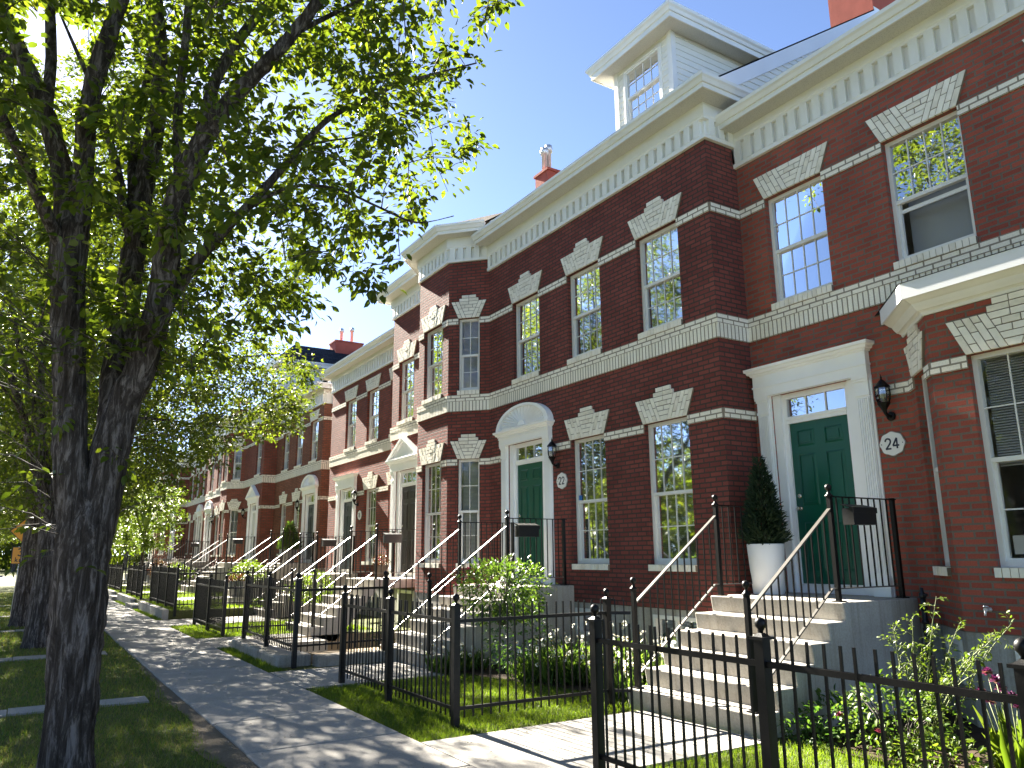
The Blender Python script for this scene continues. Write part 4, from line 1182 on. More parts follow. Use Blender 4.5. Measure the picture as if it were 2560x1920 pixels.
for args in ((8.3, 5.09, 3.38, 'black wall lantern on the cream band just right of the number 24 doorway'),
             (7.69, 10.86, 3.36, 'black wall lantern above plaque 22 by the arched doorway'),
             (8.3, 22.05, 3.36, 'black wall lantern above plaque 18 by the flat headed doorway'),
             (8.97, 30.1, 3.6, 'black wall lantern by the arched doorway of the brown end house'),
             (8.42, 36.6, 3.6, 'distant black wall lantern between first far pediment door and its bay'),
             (8.42, 43.6, 3.6, 'most distant black wall lantern, under the hanging leaves')):
    lantern(*args)

STROKES = {  # unit glyphs, 0..0.62 wide, 0..1 high
    '0': [[(.31 + .27 * math.sin(a), .5 + .48 * math.cos(a)) for a in np.linspace(0, 2 * math.pi, 25)]],
    '1': [[(.12, .80), (.34, .98), (.34, .02)]],
    '2': [[(.05, .72), (.08, .86), (.18, .96), (.32, .98), (.46, .93), (.54, .82), (.55, .68), (.48, .52), (.34, .34), (.18, .16), (.06, .04)], [(.03, .05), (.58, .05)]],
    '3': [[(.06, .84), (.16, .95), (.31, .98), (.46, .92), (.52, .78), (.47, .63), (.34, .55), (.22, .54)], [(.22, .54), (.40, .51), (.53, .40), (.55, .26), (.48, .10), (.32, .02), (.15, .05), (.04, .17)]],
    '4': [[(.42, .02), (.42, .98)], [(.42, .98), (.02, .30)], [(.02, .30), (.62, .30)]],
    '8': [[(.31 + .21 * math.sin(a), .75 + .22 * math.cos(a)) for a in np.linspace(0, 2 * math.pi, 19)], [(.31 + .26 * math.sin(a), .27 + .26 * math.cos(a)) for a in np.linspace(0, 2 * math.pi, 21)]],
    'k': [[(.06, 0), (.06, 1)], [(.46, .62), (.08, .28)], [(.2, .38), (.50, 0)]],
    'm': [[(.05, 0), (.05, .62)], [(.05, .45), (.14, .60), (.25, .61), (.31, .50), (.31, 0)], [(.31, .45), (.40, .60), (.51, .61), (.57, .50), (.57, 0)]],
    '/': [[(.04, -.08), (.46, 1.05)]],
    'h': [[(.06, 0), (.06, 1)], [(.06, .42), (.18, .60), (.34, .61), (.43, .48), (.43, 0)]],
}
def ribbon(mb, pts, w, y0, th, mi=0):
    P = [Vector((x, 0, z)) for x, z in pts]; n = len(P); closed = (P[0] - P[-1]).length < 1e-6
    L = []; Rr = []
    for i in range(n):
        a = P[i - 1] if i else (P[-2] if closed else P[0]); b = P[i + 1] if i < n - 1 else (P[1] if closed else P[-1])
        d1 = (P[i] - a); d2 = (b - P[i])
        if d1.length < 1e-9: d1 = d2
        if d2.length < 1e-9: d2 = d1
        d1.normalize(); d2.normalize(); n1 = Vector((-d1.z, 0, d1.x)); n2 = Vector((-d2.z, 0, d2.x))
        o = (n1 + n2) / max(.35, 1 + n1.dot(n2)); L.append(P[i] + o * w / 2); Rr.append(P[i] - o * w / 2)
    for i in range(n - 1):
        q = [Rr[i], Rr[i + 1], L[i + 1], L[i]]
        mb.prism([(v.x, y0, v.z) for v in q], (0, th, 0), mi)
def text(mb, s, h, w, y0, x0, z0, adv=.74, th=.002, scale_x=1.0):
    x = x0
    for ch in s:
        for k, st in enumerate(STROKES[ch]):
            ribbon(mb, [(x + px * h * scale_x, z0 + pz * h) for px, pz in st], w, y0, th + .0006 * k)
        x += adv * h * scale_x * (1.0 if ch not in '/1' else .8)
def plaque(x, y, z, s, label, rz=R(90)):
    t = thing('house_number_plaque', label, 'house number', (x, y, z), 'white house number plaques')
    n = 64; a, b = .155, .138
    prof = lambda k: [((a * k) * (1 + .035 * math.cos(8 * th) if True else 1) * math.cos(th), (b * k) * (1 + .035 * math.cos(8 * th)) * math.sin(th)) for th in (2 * math.pi * i / n for i in range(n))]
    mb = MB(); mb.prism([(px, 0, pz) for px, pz in prof(1.0)], (0, .012, 0), 1); mb.prism([(px, .012, pz) for px, pz in prof(.95)], (0, .006, 0), 0)
    o = link('plate', mb.mesh('plate', ['plaque', 'plaqueE']), t, (0, 0, 0), rz)
    mb = MB(); hh = .125; wid = len(s) * .74 * hh - .12 * hh
    text(mb, s[::1], hh, .019, .019, -wid / 2, -hh / 2)
    # local x runs away from the camera: mirror so that the number reads from the street
    mb.v = [(-vx, vy, vz) for vx, vy, vz in mb.v]
    link('number', mb.mesh('number', 'navy'), t, (0, 0, 0), rz)
    d = MB()
    if s != '18':
        for sx in (-.128, .128): d.lathe((sx, .018, .0), [(.006, 0), (.006, .003), (.001, .004)], 8, 0, 'y')
        link('screw', d.mesh('screw', 'navy'), t, (0, 0, 0), rz)
plaque(8.296, 5.11, 2.785, '24', 'white scalloped plaque reading 24 beside the near green door')
plaque(7.686, 10.74, 2.81, '22', 'small white plaque reading 22 under the lantern by the arched door')
plaque(8.296, 21.85, 2.76, '18', 'white plaque reading 18 right of the flat headed doorway')

t = thing('downspout', 'tan downspout on the end wall of the brown brick house', 'downspout', (9.35, 27.6, .3))
mb = MB(); mb.tube([(9.2, 27.35, 7.35), (9.22, 27.36, 7.15), (9.4, 27.62, 6.75), (9.45, 27.64, 6.55), (9.45, 27.64, .4)], .05, 8); mb.build('pipe', 'downspout', t)
mb = MB()
for z in (1.6, 4.6, 6.4): mb.box(9.385, 9.515, 27.57, 27.71, z, z + .03)
mb.build('bracket', 'downspout', t)
t = thing('gas_pipe', 'black pipe rising in front of the brick by the near landing', 'pipe', (8.1, 4.92, 0))
mb = MB(); mb.tube([(8.12, 4.87, -.1), (8.12, 4.87, 1.12)], .028, 10); mb.build('pipe', 'pipe', t)
mb = MB()
for z in (.62, .78, .86, 1.0): mb.lathe((8.12, 4.87, z), [(.028, -.02), (.037, -.018), (.037, .018), (.028, .02)], 10)
mb.lathe((8.12, 4.87, 1.1), [(.03, 0), (.036, .01), (.036, .05), (.02, .06), (.015, .11)], 10); mb.tube([(8.12, 4.87, 1.12), (8.08, 4.80, 1.14)], .014, 8)
mb.build('fitting', 'pipe', t)
t = thing('hose_bib', 'small metal tap on the red brick under the near bay window', 'tap', (7.69, 3.98, 1.05))
mb = MB(); mb.lathe((7.695, 3.98, 1.05), [(.022, 0), (.022, .012), (.012, .02), (.012, .06), (.018, .065), (.018, .085)], 10, 0, 'x'); mb.tube([(7.64, 3.98, 1.05), (7.61, 3.98, 1.03), (7.60, 3.98, 1.0)], .010, 8); mb.build('valve', 'galv', t)
mb = MB(); mb.lathe((7.625, 3.98, 1.075), [(.024, 0), (.024, .008), (.008, .012)], 10); mb.build('handle', 'galv', t)
t = tag(MB().build if False else (lambda b: b.build('window_sticker', 'sticker'))((lambda b: (b.box(7.78, 7.784, 10.33, 10.40, 2.46, 2.54), b)[1])(MB())), 'small blue sticker in the corner of the window beside plaque 22', 'sticker')
t = tag((lambda b: b.build('window_notice', 'paper'))((lambda b: (b.box(7.80, 7.804, 3.64, 3.74, 1.55, 1.72), b)[1])(MB())), 'small grey notice in the lower corner of the near bay window', 'notice')
# ------------------------------------------------------------------ trees
def displace_bark(mb, amp, seed):
    """vertical furrows pushed into a tube mesh (uses vertex angle-free 3-d noise stretched along z)"""
    pass
def stem_tube(mb, nodes, n=14, sub=1, bark=0.0, mi=0):
    """smooth tapered stem through (x,y,z,r) nodes (Catmull-Rom), optional furrowed bark"""
    P = np.array(nodes, float)
    if len(P) > 2 and sub > 1:
        Q = []
        for i in range(len(P) - 1):
            p0, p1, p2, p3 = P[max(i - 1, 0)], P[i], P[i + 1], P[min(i + 2, len(P) - 1)]
            for k in range(sub):
                t = k / sub; Q.append(.5 * ((2 * p1) + (p2 - p0) * t + (2 * p0 - 5 * p1 + 4 * p2 - p3) * t * t + (3 * p1 - p0 - 3 * p2 + p3) * t ** 3))
        Q.append(P[-1]); P = np.array(Q)
    b0 = len(mb.v)
    mb.tube([tuple(p[:3]) for p in P], list(P[:, 3]), n, mi, True, True)
    if bark:
        k = 0
        for i in range(len(P)):
            c = Vector(P[i][:3])
            for j in range(n):
                v = Vector(mb.v[b0 + k]); d = v - c
                q = Vector((v.x * 20, v.y * 20, v.z * 2.6)); w = noise.noise(q * .5) * .05
                r = abs(noise.noise(q + Vector((w, 0, noise.noise(v * 3) * 2)))) * 2 - .45 + .5 * noise.noise(Vector((v.x * 7, v.y * 7, v.z * 1.2)))
                mb.v[b0 + k] = tuple(v + d.normalized() * (bark * r)); k += 1
    return P

def grow(nodes, attr, step=.3, sag=.12, jit=.06):
    """join attractor points to the nearest point of the growing skeleton; returns list of twig polylines"""
    N = [np.array(nodes[:, :3])]; allp = np.array(nodes[:, :3])
    d0 = np.array([np.min(np.sum((allp - a) ** 2, 1)) for a in attr])
    twigs = []; buf = np.zeros((len(allp) + len(attr) * 4, 3)); m = len(allp); buf[:m] = allp
    for i in np.argsort(d0):
        a = attr[i]; dd = np.sum((buf[:m] - a) ** 2, 1)
        j = int(np.argmin(dd + .15 * np.maximum(0, buf[:m, 2] - a[2] + .1)))
        p = buf[j].copy(); L = math.sqrt(dd[j])
        k = max(2, min(4, int(L / step) + 1)); pts = [p]
        for q in range(1, k + 1):
            t = q / k; pt = p + (a - p) * t; pt = pt + np.array([0, 0, sag * L * math.sin(math.pi * t)])
            if q < k: pt = pt + rng.normal(0, jit * L / k, 3)
            pts.append(pt)
            buf[m] = pt; m += 1
        twigs.append(np.array(pts))
    return twigs

def twig_mesh(twigs, r0=.010, r1=.003):
    """square-section tubes for many twigs at once"""
    V = []; Q = []; b = 0
    for tw in twigs:
        k = len(tw); L = np.linalg.norm(tw[-1] - tw[0])
        rr_ = np.linspace(min(r0, .0035 + .007 * L), r1, k)
        d = norm((tw[-1] - tw[0])[None])[0]; a = np.cross(d, [0.3, .2, 1]); a /= max(1e-6, np.linalg.norm(a)); c = np.cross(d, a)
        ring = np.array([a, c, -a, -c]); ring = ring[:3] if False else ring
        for i in range(k): V.append(tw[i][None] + ring * rr_[i])
        for i in range(k - 1):
            for j in range(4): Q.append((b + i * 4 + j, b + i * 4 + (j + 1) % 4, b + (i + 1) * 4 + (j + 1) % 4, b + (i + 1) * 4 + j))
        b += 4 * k
    return np.concatenate(V), np.array(Q)

def leaves_on(twigs, per, size, ratio=.62, spread=.16, droop=.45, full=True, start=.15, center=None):
    pos = []; ax = []
    for tw in twigs:
        k = len(tw); n = max(2, int(rng.poisson(per)))
        t = start + (1 - start) * rng.random(n); f = t * (k - 1); i = np.minimum(f.astype(int), k - 2); w = (f - i)[:, None]
        p = tw[i] * (1 - w) + tw[i + 1] * w
        d = norm(tw[i + 1] - tw[i]); o = rng.normal(0, 1, (n, 3)); o -= d * np.sum(o * d, 1, keepdims=True); o = norm(o); o[:, 2] *= .6
        p = p + o * (np.abs(rng.normal(0, spread, n))[:, None])
        a = d * .55 + o * .8; a[:, 2] -= droop * rng.random(n) + .05
        pos.append(p); ax.append(a)
    pos = np.concatenate(pos); ax = norm(np.concatenate(ax)); n = len(pos)
    up = norm(np.array([0, 0, 1.0]) + rng.normal(0, .42, (n, 3)))
    L = size * rng.uniform(.65, 1.25, n)
    return leaf_arrays(pos, ax, up, L, L * ratio, full)

def profile_points(n, c, prof, squash=1.0, bias=.6, seed=0):
    """random points in a crown with a (z, radius) profile around c=(x,y)"""
    g = np.random.default_rng(seed); z = []; zs = np.array([p[0] for p in prof]); rs = np.array([p[1] for p in prof]); out = []
    while len(out) < n:
        zz = g.uniform(zs[0], zs[-1]); r = np.interp(zz, zs, rs)
        if g.random() > (r / rs.max()) ** 2 + .08: continue
        th = g.uniform(0, 2 * math.pi); q = g.random() ** (.5 if bias is None else bias * .62)
        lump = 1 + .15 * math.sin(th * 3 + zz * 1.1) + .10 * math.sin(th * 7 - zz * 1.9)
        out.append((c[0] + r * q * lump * math.cos(th), c[1] + r * q * lump * squash * math.sin(th), zz))
    return np.array(out)

# ---- the near elm: stems measured in metres
S1 = {
 'trunk': [(.45, 7.0, -.25, .27), (.44, 7.0, -.02, .205), (.43, 7, .2, .178), (.43, 7, .48, .175), (.42, 7, .81, .180), (.41, 7, 1.15, .186), (.39, 7, 1.5, .195), (.39, 7, 1.8, .19), (.36, 7.0, 2.05, .12)],
 'left': [(.40, 7.0, 1.50, .15), (.35, 7.0, 1.80, .138), (.27, 7.0, 2.12, .130), (.21, 7, 2.58, .122), (.17, 7, 2.95, .116), (.11, 7, 3.44, .124), (.07, 7, 3.83, .132), (.05, 7, 4.2, .13), (.05, 7.0, 4.4, .09)],
 'right': [(.41, 7.0, 1.50, .15), (.45, 7, 1.80, .152), (.48, 7.02, 2.15, .150), (.52, 7.03, 2.5, .145), (.56, 7.02, 2.75, .125), (.60, 6.97, 2.95, .121), (.66, 6.95, 3.10, .12), (.75, 6.81, 3.69, .112), (.77, 6.66, 4.38, .102), (.83, 6.52, 4.76, .091), (.95, 6.38, 5.13, .081), (1.09, 6.23, 5.39, .071), (1.27, 6.09, 5.65, .061), (1.52, 5.94, 6.04, .051), (1.74, 5.8, 6.48, .041), (2.1, 5.6, 7.3, .03), (2.5, 5.3, 8.2, .018)],
 'a': [(.05, 6.97, 3.95, .06), (-.02, 6.95, 4.1, .057), (-.16, 6.8, 4.31, .051), (-.27, 6.65, 4.5, .045), (-.36, 6.5, 4.62, .04), (-.47, 6.35, 4.76, .034), (-.6, 6.2, 4.99, .029), (-1.3, 5.7, 5.8, .02)],
 'b': [(.05, 7.0, 4.0, .10), (.02, 7.0, 4.19, .095), (-.04, 7.1, 4.68, .086), (-.15, 7.2, 5.08, .08), (-.27, 7.3, 5.43, .074), (-.45, 7.4, 5.86, .067), (-.67, 7.5, 6.38, .06), (-.82, 7.6, 6.8, .053), (-1.3, 7.8, 8.2, .04), (-1.8, 8, 9.8, .02)],
 'c': [(-.2, 7.22, 5.2, .052), (-.24, 7.2, 5.39, .05), (-.27, 7.4, 6, .049), (-.35, 7.6, 6.71, .047), (-.39, 7.8, 7.22, .045), (-.3, 8.2, 9, .03), (-.2, 8.5, 10.8, .015)],
 'd': [(.06, 7.0, 4.0, .09), (.10, 7, 4.21, .084), (.08, 6.92, 4.84, .079), (.06, 6.84, 5.22, .075), (.09, 6.76, 5.63, .072), (.17, 6.68, 6.15, .069), (.22, 6.6, 6.6, .065), (.3, 6.3, 8.2, .05), (.3, 6, 10, .02)],
 'e': [(.50, 7.04, 2.35, .10), (.51, 7.12, 2.62, .104), (.50, 7.2, 2.93, .106), (.51, 7.3, 3.25, .11), (.55, 7.45, 3.96, .106), (.58, 7.6, 4.58, .1), (.62, 7.75, 5.26, .091), (.68, 7.9, 5.99, .081), (.65, 8.05, 6.87, .07), (.58, 8.2, 7.66, .057), (.6, 8.6, 9.4, .035), (.7, 8.8, 11.2, .015)],
 'g': [(.76, 6.85, 3.5, .062), (.80, 6.85, 3.65, .058), (.97, 6.77, 4.02, .052), (1.18, 6.69, 4.37, .047), (1.38, 6.61, 4.65, .042), (1.55, 6.53, 4.91, .036), (1.78, 6.44, 5.28, .031), (2.02, 6.36, 5.6, .025), (2.44, 6.28, 5.94, .02), (2.78, 6.2, 6.16, .014), (3.4, 6.1, 6.5, .008)],
 'h': [(.79, 6.6, 4.6, .05), (.82, 6.9, 4.85, .046), (.78, 7.07, 5.58, .043), (.8, 7.23, 6.42, .039), (.83, 7.4, 7.2, .035), (1.0, 7.7, 9, .018)],
 'i': [(.86, 6.5, 4.9, .065), (.93, 6.7, 5.16, .061), (1.05, 6.9, 5.94, .056), (1.3, 7.1, 6.66, .05), (1.65, 7.3, 7.45, .043), (2.2, 7.6, 8.8, .025), (2.6, 7.9, 10, .012)],
 'j': [(.56, 7.5, 4.4, .05), (.48, 7.5, 4.61, .048), (.38, 7.73, 5.18, .043), (.25, 7.97, 5.73, .036), (.14, 8.2, 6.16, .03), (-.3, 8.8, 7.4, .012)],
 'k': [(.57, 7.5, 4.3, .05), (.56, 7.45, 4.5, .048), (.51, 7.74, 5.1, .045), (.51, 8.03, 5.84, .041), (.6, 8.31, 7.02, .038), (.51, 8.6, 7.91, .033), (.6, 9.4, 9.6, .015)],
 'l': [(1.36, 6.6, 4.6, .02), (1.65, 6.35, 4.77, .016), (2.02, 6.2, 4.79, .013), (2.4, 6.05, 4.63, .011), (2.68, 5.9, 4.5, .008), (3.0, 5.8, 4.6, .004)],
 'm': [(1.48, 6.56, 4.81, .018), (1.83, 6.7, 5.37, .013), (2.34, 6.9, 5.73, .010), (3.0, 7.1, 6.1, .006)],
 'n': [(1.5, 5.94, 5.99, .024), (2.02, 6.1, 6.59, .018), (2.43, 6, 6.92, .012), (3.3, 5.9, 7.4, .006)],
 'o': [(-.45, 7.4, 5.86, .04), (-1.1, 7.9, 6.3, .03), (-2.0, 8.3, 6.9, .015)],
 'p': [(.58, 7.6, 4.6, .03), (.2, 8.5, 5.2, .02), (-.4, 9.4, 5.6, .01)],
}
def near_tree():
    t = thing('elm_tree', 'nearest elm with dark furrowed forked trunk at the left of the sidewalk', 'tree', (.43, 7.0, 0), 'elms along the verge')
    tr = MB(); lim = MB(); sk = []
    for k, nd in S1.items():
        if k in ('trunk', 'left', 'right', 'e', 'b', 'd'):
            P = stem_tube(tr, nd, 40 if k in ('trunk', 'left', 'right', 'e') else 24, 9 if k in ('trunk', 'left', 'right', 'e') else 5, .017 if k in ('trunk', 'left') else .012)
        else: P = stem_tube(lim, nd, 10, 4, .004)
        sk.append(P[P[:, 2] > 2.6])
    tr.build('trunk', 'bark', t); lim.build('limbs', 'bark', t)
    sk = np.concatenate(sk)
    prof = [(3.1, .5), (3.4, 1.1), (3.9, 1.95), (4.8, 2.65), (5.4, 2.95), (6.3, 3.2), (7.7, 3.25), (9.5, 3.3), (11, 2.9), (12.3, 1.8), (13, .3)]
    A = profile_points(3700, (.55, 7.0), prof, 1.0, .8, 3)
    lo = A[:, 2] < 8.4
    g = np.random.default_rng(9)
    keep = lo | (g.random(len(A)) < .5)
    keep &= ~((A[:, 1] < 4.9) & (g.random(len(A)) < .55))
    A = A[keep]
    # a window in the crown where the sun comes through, and thin spots
    sd = np.array([-.0287, 1.0, .604]); sd /= np.linalg.norm(sd)
    rel = A - np.array([0, 0, CAMZ]); dist = np.linalg.norm(np.cross(rel, sd), axis=1)
    A = A[dist > .30]
    tw = grow(sk, A)
    v, q = twig_mesh(tw); o = link('twigs', np_mesh('twigs', v - np.array([.43, 7, 0]), np.zeros((0, 3)), 'twig', q), t)
    hi = [w for w in tw if w[-1][2] > 8.6]; low = [w for w in tw if w[-1][2] <= 8.6]
    v1, f1 = leaves_on(low, 18, .094, .62, .12, .5, True)
    v2, f2 = leaves_on(hi, 13, .12, .62, .2, .4, False)
    v = np.concatenate([v1, v2]); f = np.concatenate([f1, f2 + len(v1)])
    link('crown', np_mesh('crown', v - np.array([.43, 7, 0]), f, 'leaf1'), t)
    # sprouts on the trunk
    sp = []
    for (z, a, L, k) in ((1.55, 2.6, .5, 3), (1.7, 3.4, .7, 4), (1.9, -.9, .45, 3), (2.2, 3.0, .8, 5), (2.5, -.5, .5, 3), (2.75, 2.8, 1.0, 5), (3.0, .4, .6, 4), (3.2, 3.3, 1.1, 6), (2.35, -1.6, .4, 3), (2.6, -1.9, .5, 3), (3.4, 2.4, 1.0, 5), (2.0, -2.1, .35, 2), (1.35, -1.5, .3, 1), (3.1, -1.3, .5, 3), (3.6, 3.7, 1.3, 6), (3.5, -.6, .7, 4), (2.9, -2.6, .7, 4)):
        c = np.array([.39 if z < 1.9 else (.18 if abs(a) > 1.7 else .55), 7.0, z]); d = np.array([math.cos(a), math.sin(a) * .8 - .25, .35])
        for j in range(k):
            e = c + d * L * rng.uniform(.5, 1.0) + rng.normal(0, .12, 3) + np.array([0, 0, rng.uniform(-.1, .15)])
            p = c + d * .1; sp.append(np.array([p, (p + e) / 2 + np.array([0, 0, .06]), e]))
    v, q = twig_mesh(sp, .006, .002); v1, f1 = leaves_on(sp, 5, .085, .6, .05, .5, True, .4)
    o2 = link('foliage', np_mesh('foliage', v1 - np.array([.43, 7, 0]), f1, 'leaf1'), t)
    link('twigs', np_mesh('twigs', v - np.array([.43, 7, 0]), np.zeros((0, 3)), 'twig', q), o2)
    return t
near_tree()

def street_tree(label, seed, loc, height=12.5, rad=3.5, natt=2300, per=19, size=.095, r0=.25, low=2.5, name='elm_tree', group='elms along the verge', mat='leaf2', bough=None):
    t = thing(name, label, 'tree', (0, 0, 0), group)
    g = random.Random(seed); tr = MB(); sk = []
    fork = 2.1 + g.random() * .5
    tn = [(0, 0, -.2, r0 * 1.45), (0, 0, .05, r0 * 1.12), (0, 0, .4, r0), (g.uniform(-.05, .05), 0, 1.3, r0 * .95), (g.uniform(-.08, .08), g.uniform(-.05, .05), fork, r0 * .95), (0, 0, fork + .45, r0 * .6)]
    P = stem_tube(tr, tn, 24, 6, .016); sk.append(P[-4:])
    nl = 6
    for i in range(nl):
        a = 2 * math.pi * (i + g.uniform(-.3, .3)) / nl; tilt = g.uniform(.22, .62) if i < 5 else .05
        p = Vector((tn[4][0], tn[4][1], fork - .1)); nodes = [(p.x, p.y, p.z, r0 * .55)]; d = Vector((math.cos(a) * tilt, math.sin(a) * tilt, 1)).normalized(); r = r0 * .5; H = height * g.uniform(.75, .92) - fork
        for k in range(1, 8):
            d = (d + Vector((g.uniform(-.12, .12), g.uniform(-.12, .12), .02))).normalized(); p = p + d * (H / 7); r *= .76; nodes.append((p.x, p.y, p.z, max(r, .012)))
        P = stem_tube(tr, nodes, 10, 3, .006); sk.append(P)
        for b in range(4):
            j = 2 + b; q = Vector(nodes[j][:3]); aa = a + g.uniform(-1.3, 1.3); dd = Vector((math.cos(aa), math.sin(aa), g.uniform(.1, .55))).normalized(); rr_ = nodes[j][3] * .5; nn = [(q.x, q.y, q.z, rr_)]
            for k in range(1, 5):
                dd = (dd + Vector((g.uniform(-.2, .2), g.uniform(-.2, .2), g.uniform(-.12, .08)))).normalized(); q = q + dd * (rad * .2); rr_ *= .68; nn.append((q.x, q.y, q.z, max(rr_, .006)))
            P = stem_tube(tr, nn, 6, 2, 0); sk.append(P)
    tr.build('trunk', 'bark', t)
    sk = np.concatenate(sk)
    prof = [(low, rad * .45), (low + .8, rad * .75), (low + 2, rad * .95), (low + 3.5, rad), (height * .65, rad * .95), (height * .82, rad * .7), (height * .95, rad * .3), (height, .1)]
    A = profile_points(natt, (0, 0), prof, 1.0, .75, seed)
    if bough:
        g3 = np.random.default_rng(seed + 1); (bx0, bx1, by0, by1, bz0, bz1, bn) = bough
        u1, u2, u3 = g3.random((3, bn)); u1 = u1 ** .8
        B = np.column_stack([bx0 + (bx1 - bx0) * u1, by0 + (by1 - by0) * (.5 + (u2 - .5) * (1 - .55 * u1)), bz0 + (bz1 - bz0) * (.5 + (u3 - .5) * (1 - .6 * u1)) + .5 * u1 - .25]); A = np.concatenate([A, B])
    tw = grow(sk, A, .4)
    v, q = twig_mesh(tw, .012, .004); link('twigs', np_mesh('twigs', v, np.zeros((0, 3)), 'twig', q), t)
    v, f = leaves_on(tw, per, size, .62, .2, .45, False)
    link('crown', np_mesh('crown', v, f, mat), t)
    t.location = loc; WL[t.name] = Vector(loc)
    return t
TA = street_tree('second elm along the verge, its low boughs reaching to the white cornices', 21, (.42, 17.4, 0), 12.5, 4.0, 2600, 20, .10, bough=(1.5, 5.1, -1.2, 3.0, 3.4, 7.0, 420))
TB = street_tree('third elm on the verge, its trunk just past the second', 35, (.15, 23.0, 0), 12.0, 3.8, 2400, 19, .11)
spots = [('A', .35, 29.5, 2.0, 1.0, 'fourth elm along the verge behind the amber sign'), ('B', .4, 38.5, 1.1, 1.02, 'fifth elm along the verge, far down the sidewalk'), ('A', .3, 48, 4.2, .95, 'sixth elm along the verge, seen between nearer trunks'),
         ('B', .5, 60, 5.1, 1.05, 'last elm of the verge row by the street end')]
for k, x, y, rz, s, lb in spots:
    c = copy_tree(TA if k == 'A' else TB); c['label'] = lb; c.location = (x, y, 0); c.rotation_euler.z = rz; c.scale = (s, s, s)
c = copy_tree(TB); c['label'] = 'elm on the verge behind the viewer, shading the walk'; c.location = (.45, -4.2, 0); c.rotation_euler.z = .6
far = [(-6, 104, 1.0), (-16, 112, 1.1), (-30, 108, 1.1), (3, 106, .95), (10, 100, 1.0), (-1, 122, 1.2), (-22, 130, 1.3), (8, 126, 1.25), (17, 112, 1.1), (-42, 118, 1.2), (24, 128, 1.3), (-11, 140, 1.4)]
for i, (x, y, s) in enumerate(far):
    c = copy_tree(TB if i % 2 else TA); c['label'] = 'tree on the bright park lawn beyond the end of the street'; c['group'] = 'trees on the far park lawn'
    c.location = (x, y, -.1); c.rotation_euler.z = i * 1.7; c.scale = (s, s, s)
# slim bright tree and red-leaved shrub at the far end of the gardens
t = street_tree('slim lime green tree in a garden at the far end of the railings', 77, (5.6, 47.5, .2), 6.2, 2.2, 420, 24, .14, .09, 1.6, 'garden_tree', 'small garden trees', 'leafY')
c = copy_tree(t); c['label'] = 'larger lime green tree beside the last houses'; c.location = (4.9, 60, .3); c.scale = (1.25, 1.25, 1.25)

# ------------------------------------------------------------------ planting
def leaf_blob(name, label, cat, c, rad, n, size, mat, seed, group=None, flowers=None, stems=True, ratio=.55, full=True, shell=.55):
    t = thing(name, label, cat, (c[0], c[1], c[2] - rad[2]), group); o = np.array([c[0], c[1], c[2] - rad[2]])
    g = np.random.default_rng(seed)
    d = norm(g.normal(0, 1, (n, 3))); r = (shell + (1 - shell) * g.random(n) ** .7)[:, None] * (1 + .16 * np.sin(d[:, :1] * 5 + seed) + .12 * np.sin(d[:, 1:2] * 8 + d[:, 2:] * 6))
    p = d * r * np.array(rad) + np.array(c) - o
    p[:, 2] = np.maximum(p[:, 2], .03)
    ax = norm(d + g.normal(0, .6, (n, 3)) + np.array([0, 0, -.1])); up = norm(np.array([0, 0, 1.0]) + g.normal(0, .5, (n, 3)))
    L = size * g.uniform(.6, 1.3, n); v, f = leaf_arrays(p, ax, up, L, L * ratio, full)
    link('foliage', np_mesh('foliage', v, f, mat), t)
    if stems:
        mb = MB()
        for k in range(14):
            a = g.uniform(0, 6.28); b = g.uniform(.2, .9); e = np.array([math.cos(a) * rad[0] * b, math.sin(a) * rad[1] * b, rad[2] * g.uniform(.9, 1.7)])
            s0 = np.array([math.cos(a) * .06, math.sin(a) * .06, -.02]); mb.tube([s0, (s0 + e) / 2 + np.array([0, 0, .1]), e], [.009, .007, .003], 5)
        mb.build('stems', 'twig', t, Vector((0, 0, 0)))
    if flowers:
        for (dx, dy, dz, s) in flowers:
            fm = rosette(s); b = link('bloom', fm, t, (dx, dy, dz)); b.rotation_euler = (g.uniform(-.5, .5), g.uniform(-.8, .2), g.uniform(0, 6))
    return t
def rosette(s, mat='petalP', rows=3):
    k = ('ros', s, mat)
    if k not in CACHE:
        P = []; A = []; U = []
        for r in range(rows):
            for i in range(6):
                a = 2 * math.pi * (i + r * .5) / 6; el = .15 + r * .5
                P.append((0, 0, .0)); A.append((math.cos(a) * math.cos(el), math.sin(a) * math.cos(el), math.sin(el))); U.append((-math.cos(a) * math.sin(el), -math.sin(a) * math.sin(el), math.cos(el)))
        L = np.full(len(P), s); v, f = leaf_arrays(np.array(P, float), np.array(A), np.array(U), L, L * .8); CACHE[k] = np_mesh('bloom', v, f, mat)
    return CACHE[k]
leaf_blob('rose_bush', 'rounded rose bush with pink blooms beside the steps of number 22', 'shrub', (5.74, 9.5, 1.10), (.58, .66, .44), 2600, .062, 'leafR', 5, None,
          [(-.36, .36, .72, .045), (-.44, .56, .50, .04), (-.46, .22, .58, .04), (-.45, -.1, .5, .035)])
leaf_blob('rose_bush', 'narrow leggy lower growth under the rounded rose bush', 'shrub', (5.75, 9.1, .45), (.42, .5, .45), 900, .055, 'leafD', 6, None, None, False, .5)
